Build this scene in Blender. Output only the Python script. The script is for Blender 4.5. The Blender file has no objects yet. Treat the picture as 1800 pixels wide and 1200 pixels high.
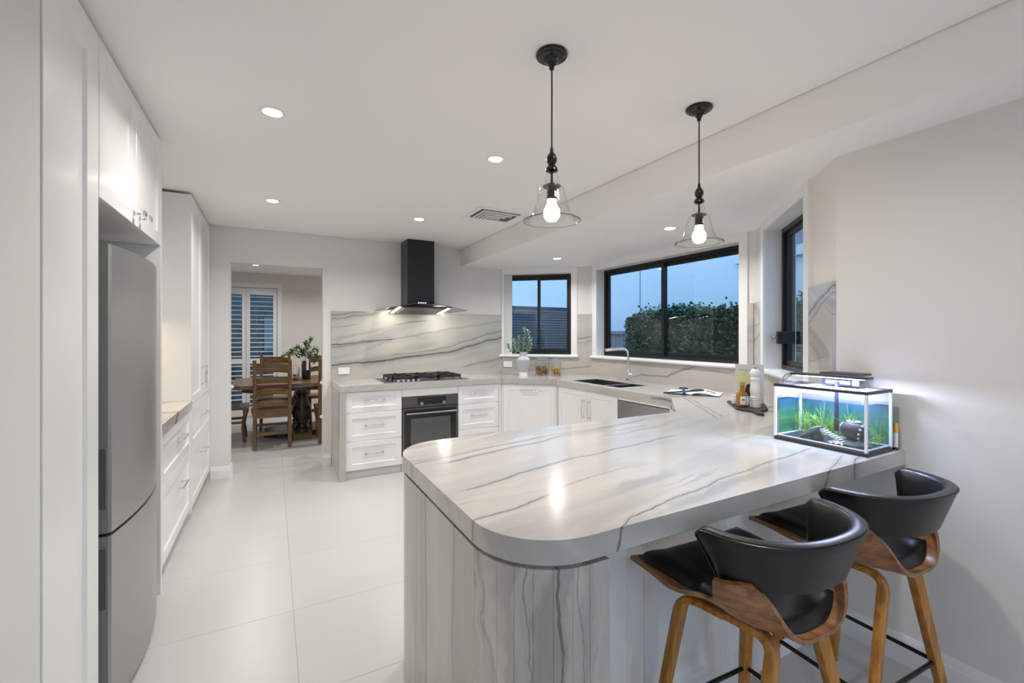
import bpy, bmesh, math, random
from mathutils import Vector, Matrix, geometry
random.seed(7)
SC = bpy.context.scene
C = SC.collection
PI = math.pi
R = math.radians

# ------------------------------------------------------------------ camera
cam_d = bpy.data.cameras.new('camera')
cam_d.sensor_width = 36.0
cam_d.lens = 778.5 / 1800 * 36.0
cam_d.shift_y = -12 / 1800
cam_d.clip_start = 0.02
cam = bpy.data.objects.new('camera', cam_d)
cam.location = (0, 0, 1.394)
cam.rotation_euler = (R(90), 0, -R(28.40))
C.objects.link(cam)
SC.camera = cam

# ------------------------------------------------------------------ world, exposure
world = bpy.data.worlds.new('dusk_sky')
SC.world = world
world.use_nodes = True
wn = world.node_tree.nodes
wn['Background'].inputs[0].default_value = (0.40, 0.64, .97, 1)
wn['Background'].inputs[1].default_value = 1.75
SC.view_settings.view_transform = 'Standard'
SC.view_settings.look = 'None'
SC.view_settings.gamma = 1
SC.view_settings.use_curve_mapping = False
SC.view_settings.exposure = 0.80
SC.cycles.use_denoising = True
try:
    SC.cycles.denoiser = 'OPENIMAGEDENOISE'
except Exception:
    pass
SC.cycles.max_bounces = 10
SC.cycles.diffuse_bounces = 6
SC.cycles.glossy_bounces = 5
SC.cycles.transparent_max_bounces = 16
SC.cycles.caustics_reflective = False
SC.cycles.caustics_refractive = False
SC.cycles.sample_clamp_indirect = 6
DL_POWER = 5.4          # every recessed downlight

# ------------------------------------------------------------------ node helpers and materials
class NT:
    def __init__(s, m):
        m.use_nodes = True
        s.t = m.node_tree
        s.t.nodes.clear()
        s.out = s.t.nodes.new('ShaderNodeOutputMaterial')
    def n(s, typ, **kw):
        o = s.t.nodes.new(typ)
        for k, v in kw.items():
            setattr(o, k, v)
        return o
    def put(s, sock, v):
        if hasattr(v, 'is_output'):
            s.t.links.new(v, sock)
        elif v is not None:
            sock.default_value = v
    def math(s, op, a, b=None, c=None, clamp=False):
        o = s.n('ShaderNodeMath', operation=op, use_clamp=clamp)
        s.put(o.inputs[0], a); s.put(o.inputs[1], b)
        if c is not None: s.put(o.inputs[2], c)
        return o.outputs[0]
    def dot(s, a, v):
        o = s.n('ShaderNodeVectorMath', operation='DOT_PRODUCT')
        s.put(o.inputs[0], a); o.inputs[1].default_value = v
        return o.outputs['Value']
    def comb(s, x, y, z):
        o = s.n('ShaderNodeCombineXYZ')
        s.put(o.inputs[0], x); s.put(o.inputs[1], y); s.put(o.inputs[2], z)
        return o.outputs[0]
    def noise(s, vec, scale, detail=3, rough=.5):
        o = s.n('ShaderNodeTexNoise')
        s.put(o.inputs['Vector'], vec)
        o.inputs['Scale'].default_value = scale
        o.inputs['Detail'].default_value = detail
        o.inputs['Roughness'].default_value = rough
        return o.outputs[0]
    def step(s, v, lo, hi, a=0., b=1.):
        o = s.n('ShaderNodeMapRange', interpolation_type='SMOOTHSTEP')
        s.put(o.inputs[0], v)
        for i, x in enumerate((lo, hi, a, b)):
            o.inputs[i + 1].default_value = x
        return o.outputs[0]
    def mix(s, f, a, b):
        o = s.n('ShaderNodeMix', data_type='RGBA')
        s.put(o.inputs[0], f); s.put(o.inputs[6], a); s.put(o.inputs[7], b)
        return o.outputs[2]
    def bsdf(s, col, rough=.5, metal=0., spec=.5, **kw):
        o = s.n('ShaderNodeBsdfPrincipled')
        s.put(o.inputs['Base Color'], col); s.put(o.inputs['Roughness'], rough)
        o.inputs['Metallic'].default_value = metal
        o.inputs['Specular IOR Level'].default_value = spec
        for k, v in kw.items():
            s.put(o.inputs[k], v)
        s.t.links.new(o.outputs[0], s.out.inputs[0])
        return o

def c4(c, k=1.):
    return (min(c[0] * k, 1), min(c[1] * k, 1), min(c[2] * k, 1), 1)

def mat(name, col, rough=.5, metal=0., var=.03, scale=6., spec=.5, bump=0., bscale=200., coat=0., sheen=0.):
    m = bpy.data.materials.new(name)
    t = NT(m)
    tc = t.n('ShaderNodeTexCoord').outputs['Object']
    f = t.noise(tc, scale, 3)
    b = t.bsdf(t.mix(f, c4(col, 1 - var), c4(col, 1 + var)), rough, metal, spec)
    b.inputs['Coat Weight'].default_value = coat
    b.inputs['Coat Roughness'].default_value = .08
    if bump:
        bp = t.n('ShaderNodeBump')
        bp.inputs['Strength'].default_value = bump
        bp.inputs['Distance'].default_value = .002
        t.put(bp.inputs['Height'], t.noise(tc, bscale, 2))
        t.t.links.new(bp.outputs[0], b.inputs['Normal'])
    return m

def emit(name, col, strength):
    m = bpy.data.materials.new(name)
    t = NT(m)
    e = t.n('ShaderNodeEmission')
    tc = t.n('ShaderNodeTexCoord').outputs['Object']
    t.put(e.inputs[0], t.mix(t.noise(tc, 5), c4(col), c4(col, .97)))
    e.inputs[1].default_value = strength
    t.t.links.new(e.outputs[0], t.out.inputs[0])
    return m

def glass(name, tint=(1, 1, 1), base=.05, edge=.5, power=4., rough=0.):
    m = bpy.data.materials.new(name)
    t = NT(m)
    tr = t.n('ShaderNodeBsdfTransparent')
    tc = t.n('ShaderNodeTexCoord').outputs['Object']
    t.put(tr.inputs[0], t.mix(t.noise(tc, 3), c4(tint), c4(tint, .99)))
    gl = t.n('ShaderNodeBsdfGlossy')
    gl.inputs['Roughness'].default_value = rough
    lw = t.n('ShaderNodeLayerWeight')
    lw.inputs[0].default_value = .5
    f = t.math('ADD', t.math('MULTIPLY', t.math('POWER', lw.outputs['Facing'], power), edge), base, clamp=True)
    mx = t.n('ShaderNodeMixShader')
    t.put(mx.inputs[0], f)
    t.t.links.new(tr.outputs[0], mx.inputs[1])
    t.t.links.new(gl.outputs[0], mx.inputs[2])
    t.t.links.new(mx.outputs[0], t.out.inputs[0])
    return m

def stone(name, along, across, veins=(), normal=(0, 0, 1), rough=.12, warm=(.60, .555, .51), cool=(.50, .49, .465), dark=(.06, .075, .085), amount=.55, gscale=7., spec=.5):
    """quartzite: stretched grain along one axis, fine random veins, plus placed veins (P0, P1, width, strength)"""
    m = bpy.data.materials.new(name)
    t = NT(m)
    P = t.n('ShaderNodeNewGeometry').outputs['Position']
    a = t.dot(P, along)
    c = t.dot(P, across)
    wob = t.noise(t.comb(t.math('MULTIPLY', a, 1.6), t.math('MULTIPLY', c, 3.0), 0.), 1.0, 5, .6)
    cw = t.math('MULTIPLY_ADD', t.math('SUBTRACT', wob, .5), .22, c)
    g1 = t.noise(t.comb(t.math('MULTIPLY', a, .5), t.math('MULTIPLY', cw, gscale), 3.1), 1.0, 4, .6)
    g2 = t.noise(t.comb(t.math('MULTIPLY', a, 2.), t.math('MULTIPLY', cw, 45.), 7.7), 1.0, 3, .6)
    col = t.mix(t.step(g1, .35, .65), c4(warm), c4(cool))
    col = t.mix(t.math('MULTIPLY', t.step(g2, .45, .75), .22), col, c4((.40, .39, .37)))
    # soft grey clouds and hairline veins
    r1 = t.noise(t.comb(t.math('MULTIPLY', a, .45), t.math('MULTIPLY', cw, 4.2), 11.3), 1.0, 4, .55)
    ridge = t.step(t.math('ABSOLUTE', t.math('SUBTRACT', r1, .5)), 0., .012, 1., 0.)
    gate = t.step(t.noise(t.comb(t.math('MULTIPLY', a, .9), t.math('MULTIPLY', c, 2.), 21.), 1.0, 2), .47, .62)
    vf = t.math('MULTIPLY', t.math('MULTIPLY', ridge, gate), amount)
    r2 = t.noise(t.comb(t.math('MULTIPLY', a, .3), t.math('MULTIPLY', cw, 3.0), 31.3), 1.0, 3, .5)
    cloud = t.step(t.math('ABSOLUTE', t.math('SUBTRACT', r2, .5)), 0., .06, .30, 0.)
    vf = t.math('MAXIMUM', vf, t.math('MULTIPLY', cloud, gate))
    fine = t.noise(t.comb(t.math('MULTIPLY', a, 4.5), t.math('MULTIPLY', c, 4.5), t.dot(P, normal)), 1.0, 4, .55)
    nv = Vector(normal)
    for p0, p1, w, st in veins:
        p0 = Vector(p0); p1 = Vector(p1)
        d = p1 - p0; L = d.length; d.normalize()
        n = nv.cross(d)
        dist = t.math('SUBTRACT', t.dot(P, n), n.dot(p0))
        dist = t.math('ABSOLUTE', t.math('MULTIPLY_ADD', t.math('SUBTRACT', fine, .5), .06, dist))
        tt = t.math('SUBTRACT', t.dot(P, d), d.dot(p0))
        ends = t.math('MULTIPLY', t.step(tt, -.06, .03), t.step(tt, L - .03, L + .08, 1., 0.))
        core = t.math('MAXIMUM', t.step(dist, w * .3, w, 1., 0.), t.step(dist, w, w * 5, .28, 0.))
        vf = t.math('MAXIMUM', vf, t.math('MULTIPLY', t.math('MULTIPLY', core, ends), st))
    col = t.mix(vf, col, c4(dark))
    t.bsdf(col, rough, 0., spec)
    return m

def wood(name, dark, light, axis=(0, 0, 1), rough=.3, scale=1.):
    m = bpy.data.materials.new(name)
    t = NT(m)
    tc = t.n('ShaderNodeTexCoord').outputs['Object']
    mp = t.n('ShaderNodeMapping')
    mp.inputs['Scale'].default_value = tuple(60 * scale if not k else 4 * scale for k in axis)
    t.put(mp.inputs['Vector'], tc)
    f = t.noise(mp.outputs[0], 1., 4, .6)
    t.bsdf(t.mix(t.step(f, .3, .7), c4(dark), c4(light)), rough, 0., .5)
    return m

M = {}
M['wall'] = mat('wall_paint', (.735, .72, .70), .75, var=.012, scale=2)
M['ceil'] = mat('ceiling_paint', (.90, .89, .875), .85, var=.01, scale=2)
M['trim'] = mat('trim_gloss_white', (.84, .84, .84), .3, var=.01)
M['cab'] = mat('cabinet_satin_white', (.82, .815, .81), .22, var=.008, scale=3)
M['carcass'] = mat('cabinet_inside', (.72, .71, .70), .5, var=.01)
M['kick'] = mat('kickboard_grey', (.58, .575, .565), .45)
M['tile'] = mat('porcelain_tile', (.575, .57, .555), .28, var=.045, scale=1.3)
M['grout'] = mat('tile_grout', (.50, .49, .475), .8)
M['black_alu'] = mat('black_aluminium', (.018, .018, .02), .35, .3)
M['pane'] = glass('window_glass', (.93, .97, .98), .045, .5, 4)
M['chrome'] = mat('chrome', (.82, .82, .84), .08, 1., var=.01)
M['steel'] = mat('brushed_steel', (.42, .42, .42), .30, 1., var=.04, scale=30)
M['sink_steel'] = mat('sink_steel', (.16, .16, .16), .35, .9, var=.05, scale=20)
M['fridge'] = mat('fridge_silver', (.40, .40, .395), .36, .8, var=.02, scale=4)
M['fridge_side'] = mat('fridge_side_grey', (.22, .225, .22), .5)
M['grip_grey'] = mat('grip_grey', (.10, .105, .105), .5)
M['dark_plastic'] = mat('dark_plastic', (.03, .03, .032), .4)
M['black_gloss'] = mat('black_gloss', (.012, .012, .013), .06)
M['black_metal'] = mat('black_metal', (.012, .012, .013), .22, .2)
M['cast_iron'] = mat('cast_iron', (.012, .012, .012), .55, bump=.2)
M['leather'] = mat('black_leather', (.0035, .004, .0043), .33, var=.1, scale=30, bump=.15, bscale=350)
M['walnut'] = wood('walnut_ply', (.17, .072, .028), (.38, .185, .085), (0, 1, 0), .28, .8)
M['walnut_leg'] = wood('walnut_leg', (.28, .105, .014), (.54, .235, .045), (0, 0, 1), .28)
M['oak'] = wood('dark_oak', (.080, .040, .012), (.235, .122, .040), (0, 0, 1), .30)
M['oak_h'] = wood('dark_oak_rail', (.080, .040, .012), (.245, .127, .042), (1, 0, 0), .30)
M['oak_dark'] = wood('very_dark_oak', (.010, .005, .002), (.035, .017, .007), (0, 0, 1), .25)
M['lamp_glass'] = glass('clear_lamp_glass', (.985, .985, .98), .035, .75, 2.6)
M['jar_glass'] = glass('clear_jar_glass', (.975, .985, .98), .035, .6, 2.6)
M['lid_clear'] = glass('clear_lid_glass', (.97, .98, .98), .14, .7, 2.)
M['tank_glass'] = glass('aquarium_glass', (.96, .98, .98), .05, .35, 4)
M['bulb'] = emit('bulb_glow', (1., .74, .46), 22.)
M['downlight'] = emit('downlight_glow', (1., .97, .92), 14.)
M['led'] = emit('hood_led', (1., .96, .86), 16.)
M['white'] = mat('white_plastic', (.85, .85, .85), .3, var=.01)
M['ceramic'] = mat('pale_ceramic', (.50, .51, .545), .35, var=.02)
M['white_wood'] = mat('white_painted_wood', (.84, .82, .80), .35, var=.02)
M['slate'] = mat('dark_slate', (.035, .038, .042), .5, bump=.2)
M['leaf'] = mat('sage_leaf', (.30, .43, .27), .5, var=.35, scale=40)
M['leaf_dark'] = mat('dark_leaf', (.12, .20, .085), .5, var=.4, scale=30)
M['hedge'] = mat('hedge_leaf', (.030, .095, .042), .32, var=.75, scale=14)
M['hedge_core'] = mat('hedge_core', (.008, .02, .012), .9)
M['soil'] = mat('garden_soil', (.10, .09, .08), .9, var=.2)
M['render'] = mat('neighbour_render', (.55, .60, .64), .85, var=.03, scale=1.)
M['render_dark'] = mat('neighbour_joint', (.16, .20, .25), .8)
M['shed_blue'] = mat('shed_navy', (.018, .03, .055), .6)
M['garden'] = mat('garden_screen', (.05, .075, .085), .9, var=.7, scale=7)
M['fence'] = mat('weathered_fence', (.20, .21, .22), .8, var=.15)
M['screen'] = mat('charcoal_slat', (.10, .11, .13), .55, var=.1)
M['amber'] = glass('amber_glass', (.85, .66, .28), .06, .5, 3)
M['kraft'] = mat('paper_label', (.80, .78, .76), .6)
M['paper'] = mat('magazine_paper', (.86, .86, .86), .5, var=.02, scale=12)
M['navy'] = mat('navy_rubber', (.02, .035, .07), .4)

STONE_TOP = stone('quartzite_peninsula_top', (.985, .17, 0), (-.17, .985, -.6), [
    ((.46, 1.645, .906), (1.12, 1.80, .906), .006, .62), ((1.1, 1.80, .906), (1.75, 1.84, .906), .005, .5),
    ((.59, 1.60, .906), (1.21, 1.76, .906), .005, .8), ((1.21, 1.76, .906), (1.9, 1.88, .906), .004, .6),
    ((.55, 1.297, .906), (1.015, 1.417, .906), .004, .85), ((1.015, 1.417, .906), (1.7, 1.51, .906), .0035, .75),
    ((.46, 1.064, .906), (.71, 1.125, .906), .0035, .85),
    ((.74, .83, .906), (.84, .882, .906), .0038, .8), ((.84, .882, .906), (1.314, .978, .906), .0035, .85),
    ((1.314, .978, .906), (2.0, 1.06, .906), .003, .75),
    ((.824, 1.175, .906), (1.15, 1.245, .906), .0025, .55),
    ((2.80, 2.37, .906), (2.30, 1.73, .906), .0035, .75), ((2.83, 2.35, .906), (2.36, 1.74, .906), .0035, .7),
    ((1.66, .835, .906), (2.0, .93, .906), .004, .6), ((1.90, .835, .906), (2.06, .90, .906), .004, .7),
], normal=(0, -.12, .993), rough=.18, spec=.32, amount=.28, warm=(.61, .565, .52), cool=(.53, .515, .495))
STONE_END = stone('quartzite_peninsula_end', (0, 0, 1), (.72, -.70, 0), [
    ((.467, 1.53, .3), (.467, 1.54, .85), .007, .55), ((.467, 1.485, 0), (.467, 1.495, .85), .004, .8),
    ((.467, 1.23, .4), (.467, 1.225, .85), .004, .5), ((.467, 1.62, 0), (.467, 1.60, .85), .005, .4),
], normal=(1, 0, 0), rough=.2, amount=.3, warm=(.58, .545, .495), cool=(.45, .435, .405))
STONE_CURVE = stone('quartzite_curved_strips', (0, 0, 1), (.95, -.3, 0), [
    ((.602, .9, .62), (.600, .9, .86), .006, .8), ((.615, .9, 0), (.602, .9, .62), .0035, .8), ((.545, .9, .45), (.535, .9, .86), .003, .55),
    ((.675, .9, 0), (.648, .9, .86), .003, .55), ((.73, .9, 0), (.735, .9, .35), .003, .5),
], normal=(0, 1, 0), rough=.2, amount=.25, warm=(.60, .56, .505), cool=(.40, .385, .355), gscale=16.)
STONE_HOB = stone('quartzite_hob_splash', (.985, 0, .17), (-.17, .0, .985), [
    ((.50, 5.1, 1.07), (1.03, 5.1, 1.085), 0.0125, 0.92), ((1.0, 5.1, 1.085), (1.54, 5.1, 1.155), 0.0175, 0.86),
    ((1.5, 5.1, 1.15), (1.85, 5.1, 1.175), 0.0163, 0.80), ((1.85, 5.1, 1.175), (2.65, 5.1, 1.37), 0.0163, 0.80), ((1.2, 5.1, 1.16), (1.75, 5.1, 1.215), 0.0063, 0.63),
    ((1.7, 5.1, 1.205), (2.65, 5.1, 1.46), 0.0100, 0.57),
    ((.50, 5.1, 1.28), (1.21, 5.1, 1.345), 0.0088, 0.95), ((.5, 5.1, 1.25), (.95, 5.1, 1.31), 0.0075, 0.63), ((1.21, 5.1, 1.345), (1.70, 5.1, 1.425), 0.0050, 0.57),
    ((1.70, 5.1, 1.425), (2.65, 5.1, 1.58), 0.0063, 0.40),
    ((1.25, 5.1, 1.515), (1.58, 5.1, 1.558), 0.0037, 0.92), ((.5, 5.1, 1.56), (1.0, 5.1, 1.62), 0.0075, 0.69), ((.5, 5.1, 1.60), (.9, 5.1, 1.645), 0.0075, 0.63),
    ((.6, 5.1, 1.47), (.8, 5.1, 1.50), 0.0037, 0.57), ((2.1, 5.1, 1.0), (2.65, 5.1, 1.10), 0.0063, 0.63),
], normal=(0, 1, 0), rough=.34, warm=(.52, .50, .445), cool=(.43, .43, .405), amount=.4)
STONE_FALL = stone('quartzite_waterfall_end', (0, .15, 1), (.7, .7, 0), [((.556, 4.52, .25), (.556, 4.46, .85), .006, .55)], normal=(1, 0, 0), rough=.2, warm=(.50, .475, .435), cool=(.43, .42, .39), amount=.3)
STONE_BAY = stone('quartzite_bay_splash', (.3, -.9, .25), (.05, .25, 1.), [
    ((3.43, 3.94, .845), (3.43, 3.49, .965), .003, .8), ((3.43, 3.49, .965), (3.43, 3.125, .985), .0035, .85),
    ((3.43, 3.125, .985), (3.43, 2.80, 1.10), .0045, .9), ((3.43, 2.80, 1.09), (3.43, 2.40, 1.06), .003, .4),
    ((3.43, 4.6, 1.33), (3.43, 4.2, 1.39), .004, .8), ((3.43, 4.6, 1.28), (3.43, 4.2, 1.35), .003, .6), ((3.43, 4.9, .92), (3.43, 4.35, 1.0), .003, .7),
], normal=(1, 0, 0), rough=.16, warm=(.54, .505, .46), cool=(.47, .455, .43), amount=.3)
STONE_C = stone('quartzite_window_return', (.6, .6, .5), (-.35, -.35, .87), [
    ((2.75, 1.5, 1.42), (2.37, 1.12, 1.63), .006, .85), ((2.75, 1.5, 1.36), (2.37, 1.12, 1.60), .004, .6),
    ((2.62, 1.38, 1.23), (2.45, 1.2, 1.28), .003, .6), ((3.5, 2.3, 1.3), (3.2, 2.0, 1.45), .004, .8), ((3.5, 2.3, 1.45), (3.2, 2.0, 1.5), .004, .7),
], normal=(.7, -.7, 0), rough=.16, warm=(.54, .505, .46), cool=(.47, .455, .43), amount=.3)
STONE_RUN = stone('quartzite_worktop_run', (.9, .3, 0), (-.3, .9, .5), [], rough=.12, warm=(.52, .49, .455), cool=(.45, .435, .41), amount=.25)
STONE_SINK = stone('quartzite_worktop_sink_run', (.1, 1, 0), (1, -.1, .8), [
    ((2.71, 2.62, .89), (2.71, 2.30, .88), .006, .9)], normal=(1, 0, 0), rough=.10, warm=(.54, .51, .475), cool=(.48, .465, .44), amount=.2)
STONE_NICHE = stone('quartzite_niche_bench', (.3, 1, 0), (1, -.3, .6), [
    ((-.52, 3.35, .84), (-.52, 3.48, .92), .016, .9)], normal=(1, 0, 0), rough=.12, amount=.4)

# ------------------------------------------------------------------ geometry helpers
class G:
    def __init__(s):
        s.bm = bmesh.new()
    def add(s, verts, faces):
        vs = [s.bm.verts.new(v) for v in verts]
        for f in faces:
            try:
                s.bm.faces.new([vs[i] for i in f])
            except ValueError:
                pass
        return s
    def box(s, x0, x1, y0, y1, z0, z1, b=0.):
        if x0 > x1: x0, x1 = x1, x0
        if y0 > y1: y0, y1 = y1, y0
        if not b:
            v = [(x, y, z) for x in (x0, x1) for y in (y0, y1) for z in (z0, z1)]
            return s.add(v, [(0, 1, 3, 2), (4, 6, 7, 5), (0, 4, 5, 1), (2, 3, 7, 6), (0, 2, 6, 4), (1, 5, 7, 3)])
        t = bmesh.new()
        bmesh.ops.create_cube(t, size=1, matrix=Matrix.Translation(((x0 + x1) / 2, (y0 + y1) / 2, (z0 + z1) / 2)) @ Matrix.Diagonal((x1 - x0, y1 - y0, z1 - z0, 1)))
        bmesh.ops.bevel(t, geom=t.edges[:], offset=b, segments=1, affect='EDGES', profile=.5)
        return s.merge(t)
    def merge(s, t, mx=None):
        t.verts.ensure_lookup_table()
        t.verts.index_update()
        vs = [s.bm.verts.new(mx @ v.co if mx else v.co) for v in t.verts]
        for f in t.faces:
            try:
                s.bm.faces.new([vs[v.index] for v in f.verts])
            except ValueError:
                pass
        t.free()
        return s
    def prism(s, poly, lo, hi, holes=(), axis='z'):
        """extrude a polygon (with holes); axis z: (x,y) plan; axis y: (x,z) elevation"""
        def P(p, h):
            return (p[0], p[1], h) if axis == 'z' else (p[0], h, p[1])
        loops = [list(poly)] + [list(h) for h in holes]
        flat = [p for l in loops for p in l]
        tris = geometry.tessellate_polygon([[Vector((p[0], p[1], 0)) for p in l] for l in loops])
        n = len(flat)
        vs = [P(p, lo) for p in flat] + [P(p, hi) for p in flat]
        fs = [tuple(t) for t in tris] + [tuple(i + n for i in t) for t in tris]
        k = 0
        for l in loops:
            m = len(l)
            for i in range(m):
                a, b = k + i, k + (i + 1) % m
                fs.append((a, b, b + n, a + n))
            k += m
        s.add(vs, fs)
        bmesh.ops.recalc_face_normals(s.bm, faces=s.bm.faces[:])
        return s
    def lathe(s, prof, n=24, c=(0, 0, 0), mx=None, flute=0, depth=0.):
        rows = []
        for r, z in prof:
            row = []
            for i in range(n):
                a = 2 * PI * i / n
                rr = r * (1 - depth * (i % 2)) if flute else r
                v = Vector((c[0] + rr * math.cos(a), c[1] + rr * math.sin(a), c[2] + z))
                row.append(s.bm.verts.new(mx @ v if mx else v))
            rows.append(row)
        for a, b in zip(rows, rows[1:]):
            for i in range(n):
                j = (i + 1) % n
                s.bm.faces.new((a[i], a[j], b[j], b[i]))
        if prof[0][0] > 1e-5: s.bm.faces.new(rows[0][::-1])
        if prof[-1][0] > 1e-5: s.bm.faces.new(rows[-1])
        return s
    def tube(s, pts, r, n=8, closed=False):
        pts = [Vector(p) for p in pts]
        m = len(pts)
        rr = r if isinstance(r, (list, tuple)) else [r] * m
        rows = []
        up = None
        for i, p in enumerate(pts):
            if closed:
                d = pts[(i + 1) % m] - pts[i - 1]
            else:
                d = pts[min(i + 1, m - 1)] - pts[max(i - 1, 0)]
            d.normalize()
            if up is None:
                up = Vector((0, 0, 1)) if abs(d.z) < .9 else Vector((1, 0, 0))
            x = up.cross(d).normalized()
            y = d.cross(x)
            up = y
            rows.append([s.bm.verts.new(p + rr[i] * (math.cos(2 * PI * k / n) * x + math.sin(2 * PI * k / n) * y)) for k in range(n)])
        pairs = list(zip(rows, rows[1:]))
        if closed: pairs.append((rows[-1], rows[0]))
        for a, b in pairs:
            for k in range(n):
                j = (k + 1) % n
                s.bm.faces.new((a[k], a[j], b[j], b[k]))
        if not closed:
            s.bm.faces.new(rows[0][::-1]); s.bm.faces.new(rows[-1])
        return s
    def grid(s, rows, closed_u=False, closed_v=False):
        V = [[s.bm.verts.new(p) for p in r] for r in rows]
        nr, nc = len(V), len(V[0])
        for i in range(nr if closed_u else nr - 1):
            for j in range(nc if closed_v else nc - 1):
                s.bm.faces.new((V[i][j], V[i][(j + 1) % nc], V[(i + 1) % nr][(j + 1) % nc], V[(i + 1) % nr][j]))
        return V
    def sweep(s, pts, side, w, h):
        """rectangular section w (along side) x h swept along pts"""
        pts = [Vector(p) for p in pts]
        rows = []
        m = len(pts)
        for i, p in enumerate(pts):
            d = (pts[min(i + 1, m - 1)] - pts[max(i - 1, 0)]).normalized()
            sd = Vector(side[i] if isinstance(side, list) else side)
            sd = (sd - d * sd.dot(d)).normalized()
            u = d.cross(sd)
            ww = w[i] if isinstance(w, list) else w
            hh = h[i] if isinstance(h, list) else h
            k = .18
            rows.append([p + sd * a * ww / 2 + u * b * hh / 2 for a, b in ((1 - k, 1), (1, 1 - 2 * k), (1, -1 + 2 * k), (1 - k, -1), (-1 + k, -1), (-1, -1 + 2 * k), (-1, 1 - 2 * k), (-1 + k, 1))])
        V = s.grid(rows, closed_v=True)
        s.bm.faces.new(V[0][::-1]); s.bm.faces.new(V[-1])
        return s
    def shaker(s, x0, x1, z0, z1, y=0., th=.02, st=.062, rec=.009, bev=.007):
        e = .002
        def rect(i, yy):
            return [(x0 + i, yy, z0 + i), (x1 - i, yy, z0 + i), (x1 - i, yy, z1 - i), (x0 + i, yy, z1 - i)]
        v = rect(0, y + th) + rect(0, y + e) + rect(e, y) + rect(st, y) + rect(st + bev, y + rec)
        f = [(3, 2, 1, 0), (16, 17, 18, 19)]
        for k in (0, 4, 8, 12):
            for i in range(4):
                j = (i + 1) % 4
                f.append((k + i, k + j, k + 4 + j, k + 4 + i))
        s.add(v, f)
        return s
    def pull(s, cx, cz, L=.13, axis='x', y=0., off=.032, r=.0055):
        """ornate bar pull standing off a front at plane y"""
        h = L / 2
        def P(t, yy): return (cx + t, yy, cz) if axis == 'x' else (cx, yy, cz + t)
        for t in (-h * .78, h * .78):
            s.tube([P(t, y), P(t, y - .004), P(t, y - .006), P(t, y - off)], [.009, .009, r * .8, r * .8], 8)
        ts = [-1, -.97, -.93, -.88, -.82, -.78, -.74, -.68, -.4, 0, .4, .68, .74, .78, .82, .88, .93, .97, 1]
        rs = [.4, 1.1, 1.2, .7, 1.2, 1.5, 1.2, .75, .9, 1.1, .9, .75, 1.2, 1.5, 1.2, .7, 1.2, 1.1, .4]
        s.tube([P(t * h, y - off) for t in ts], [r * k for k in rs], 8)
        return s
    def xf(s, mx):
        bmesh.ops.transform(s.bm, matrix=mx, verts=s.bm.verts[:])
        return s

def mesh_of(name, g, m, smooth=35):
    bmesh.ops.recalc_face_normals(g.bm, faces=g.bm.faces[:])
    me = bpy.data.meshes.new(name)
    g.bm.to_mesh(me); g.bm.free()
    for mm in (m if isinstance(m, (list, tuple)) else [m]):
        me.materials.append(M[mm] if isinstance(mm, str) else mm)
    for p in me.polygons:
        p.use_smooth = True
    me.set_sharp_from_angle(angle=R(smooth))
    return me

def tag(o, label=None, cat=None, group=None, kind=None):
    if label: o['label'] = label
    if cat: o['category'] = cat
    if group: o['group'] = group
    if kind: o['kind'] = kind
    return o

def thing(name, label=None, cat=None, loc=(0, 0, 0), rz=0., group=None, kind=None):
    o = bpy.data.objects.new(name, None)
    o.empty_display_size = .05
    o.location = loc; o.rotation_euler = (0, 0, rz)
    C.objects.link(o)
    return tag(o, label, cat, group, kind)

def root_mx(o):
    while o.parent: o = o.parent
    return Matrix.Translation(o.location) @ Matrix.Rotation(o.rotation_euler.z, 4, 'Z')

def part(parent, name, g, m, label=None, kind=None, world=False, smooth=35):
    if world:
        g.xf(root_mx(parent).inverted())
    o = bpy.data.objects.new(name, mesh_of(name, g, m, smooth))
    C.objects.link(o); o.parent = parent
    return tag(o, label=label, kind=kind)

def part_copy(src, parent, loc=(0, 0, 0), rot=None):
    o = src.copy(); C.objects.link(o); o.parent = parent
    o.location = loc
    if rot: o.rotation_euler = rot
    return o

def solo(name, g, m, label, cat, loc=None, group=None, kind=None, smooth=35):
    if loc: g.xf(Matrix.Translation(Vector(loc)).inverted())
    o = bpy.data.objects.new(name, mesh_of(name, g, m, smooth))
    if loc: o.location = loc
    C.objects.link(o)
    return tag(o, label, cat, group, kind)

def struct(name, g, m, label=None, cat=None):
    return solo(name, g, m, label, cat, kind='structure')

def copy_tree(o, loc=None, rz=None, label=None, parent=None):
    c = o.copy(); C.objects.link(c); c.parent = parent
    if loc is not None: c.location = loc
    if rz is not None: c.rotation_euler = (0, 0, rz)
    if label: c['label'] = label
    for ch in list(o.children):
        copy_tree(ch, parent=c)
    return c

def area(parent, name, loc, size, power, col=(1, .95, .88), rot=(0, 0, 0), size_y=None, spread=None):
    l = bpy.data.lights.new(name, 'AREA')
    l.energy = power; l.color = col; l.size = size
    l.shape = 'DISK' if size_y is None else 'RECTANGLE'
    if size_y: l.size_y = size_y
    if spread: l.spread = spread
    o = bpy.data.objects.new(name, l)
    o.location = loc; o.rotation_euler = rot
    C.objects.link(o); o.parent = parent
    return o

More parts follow.
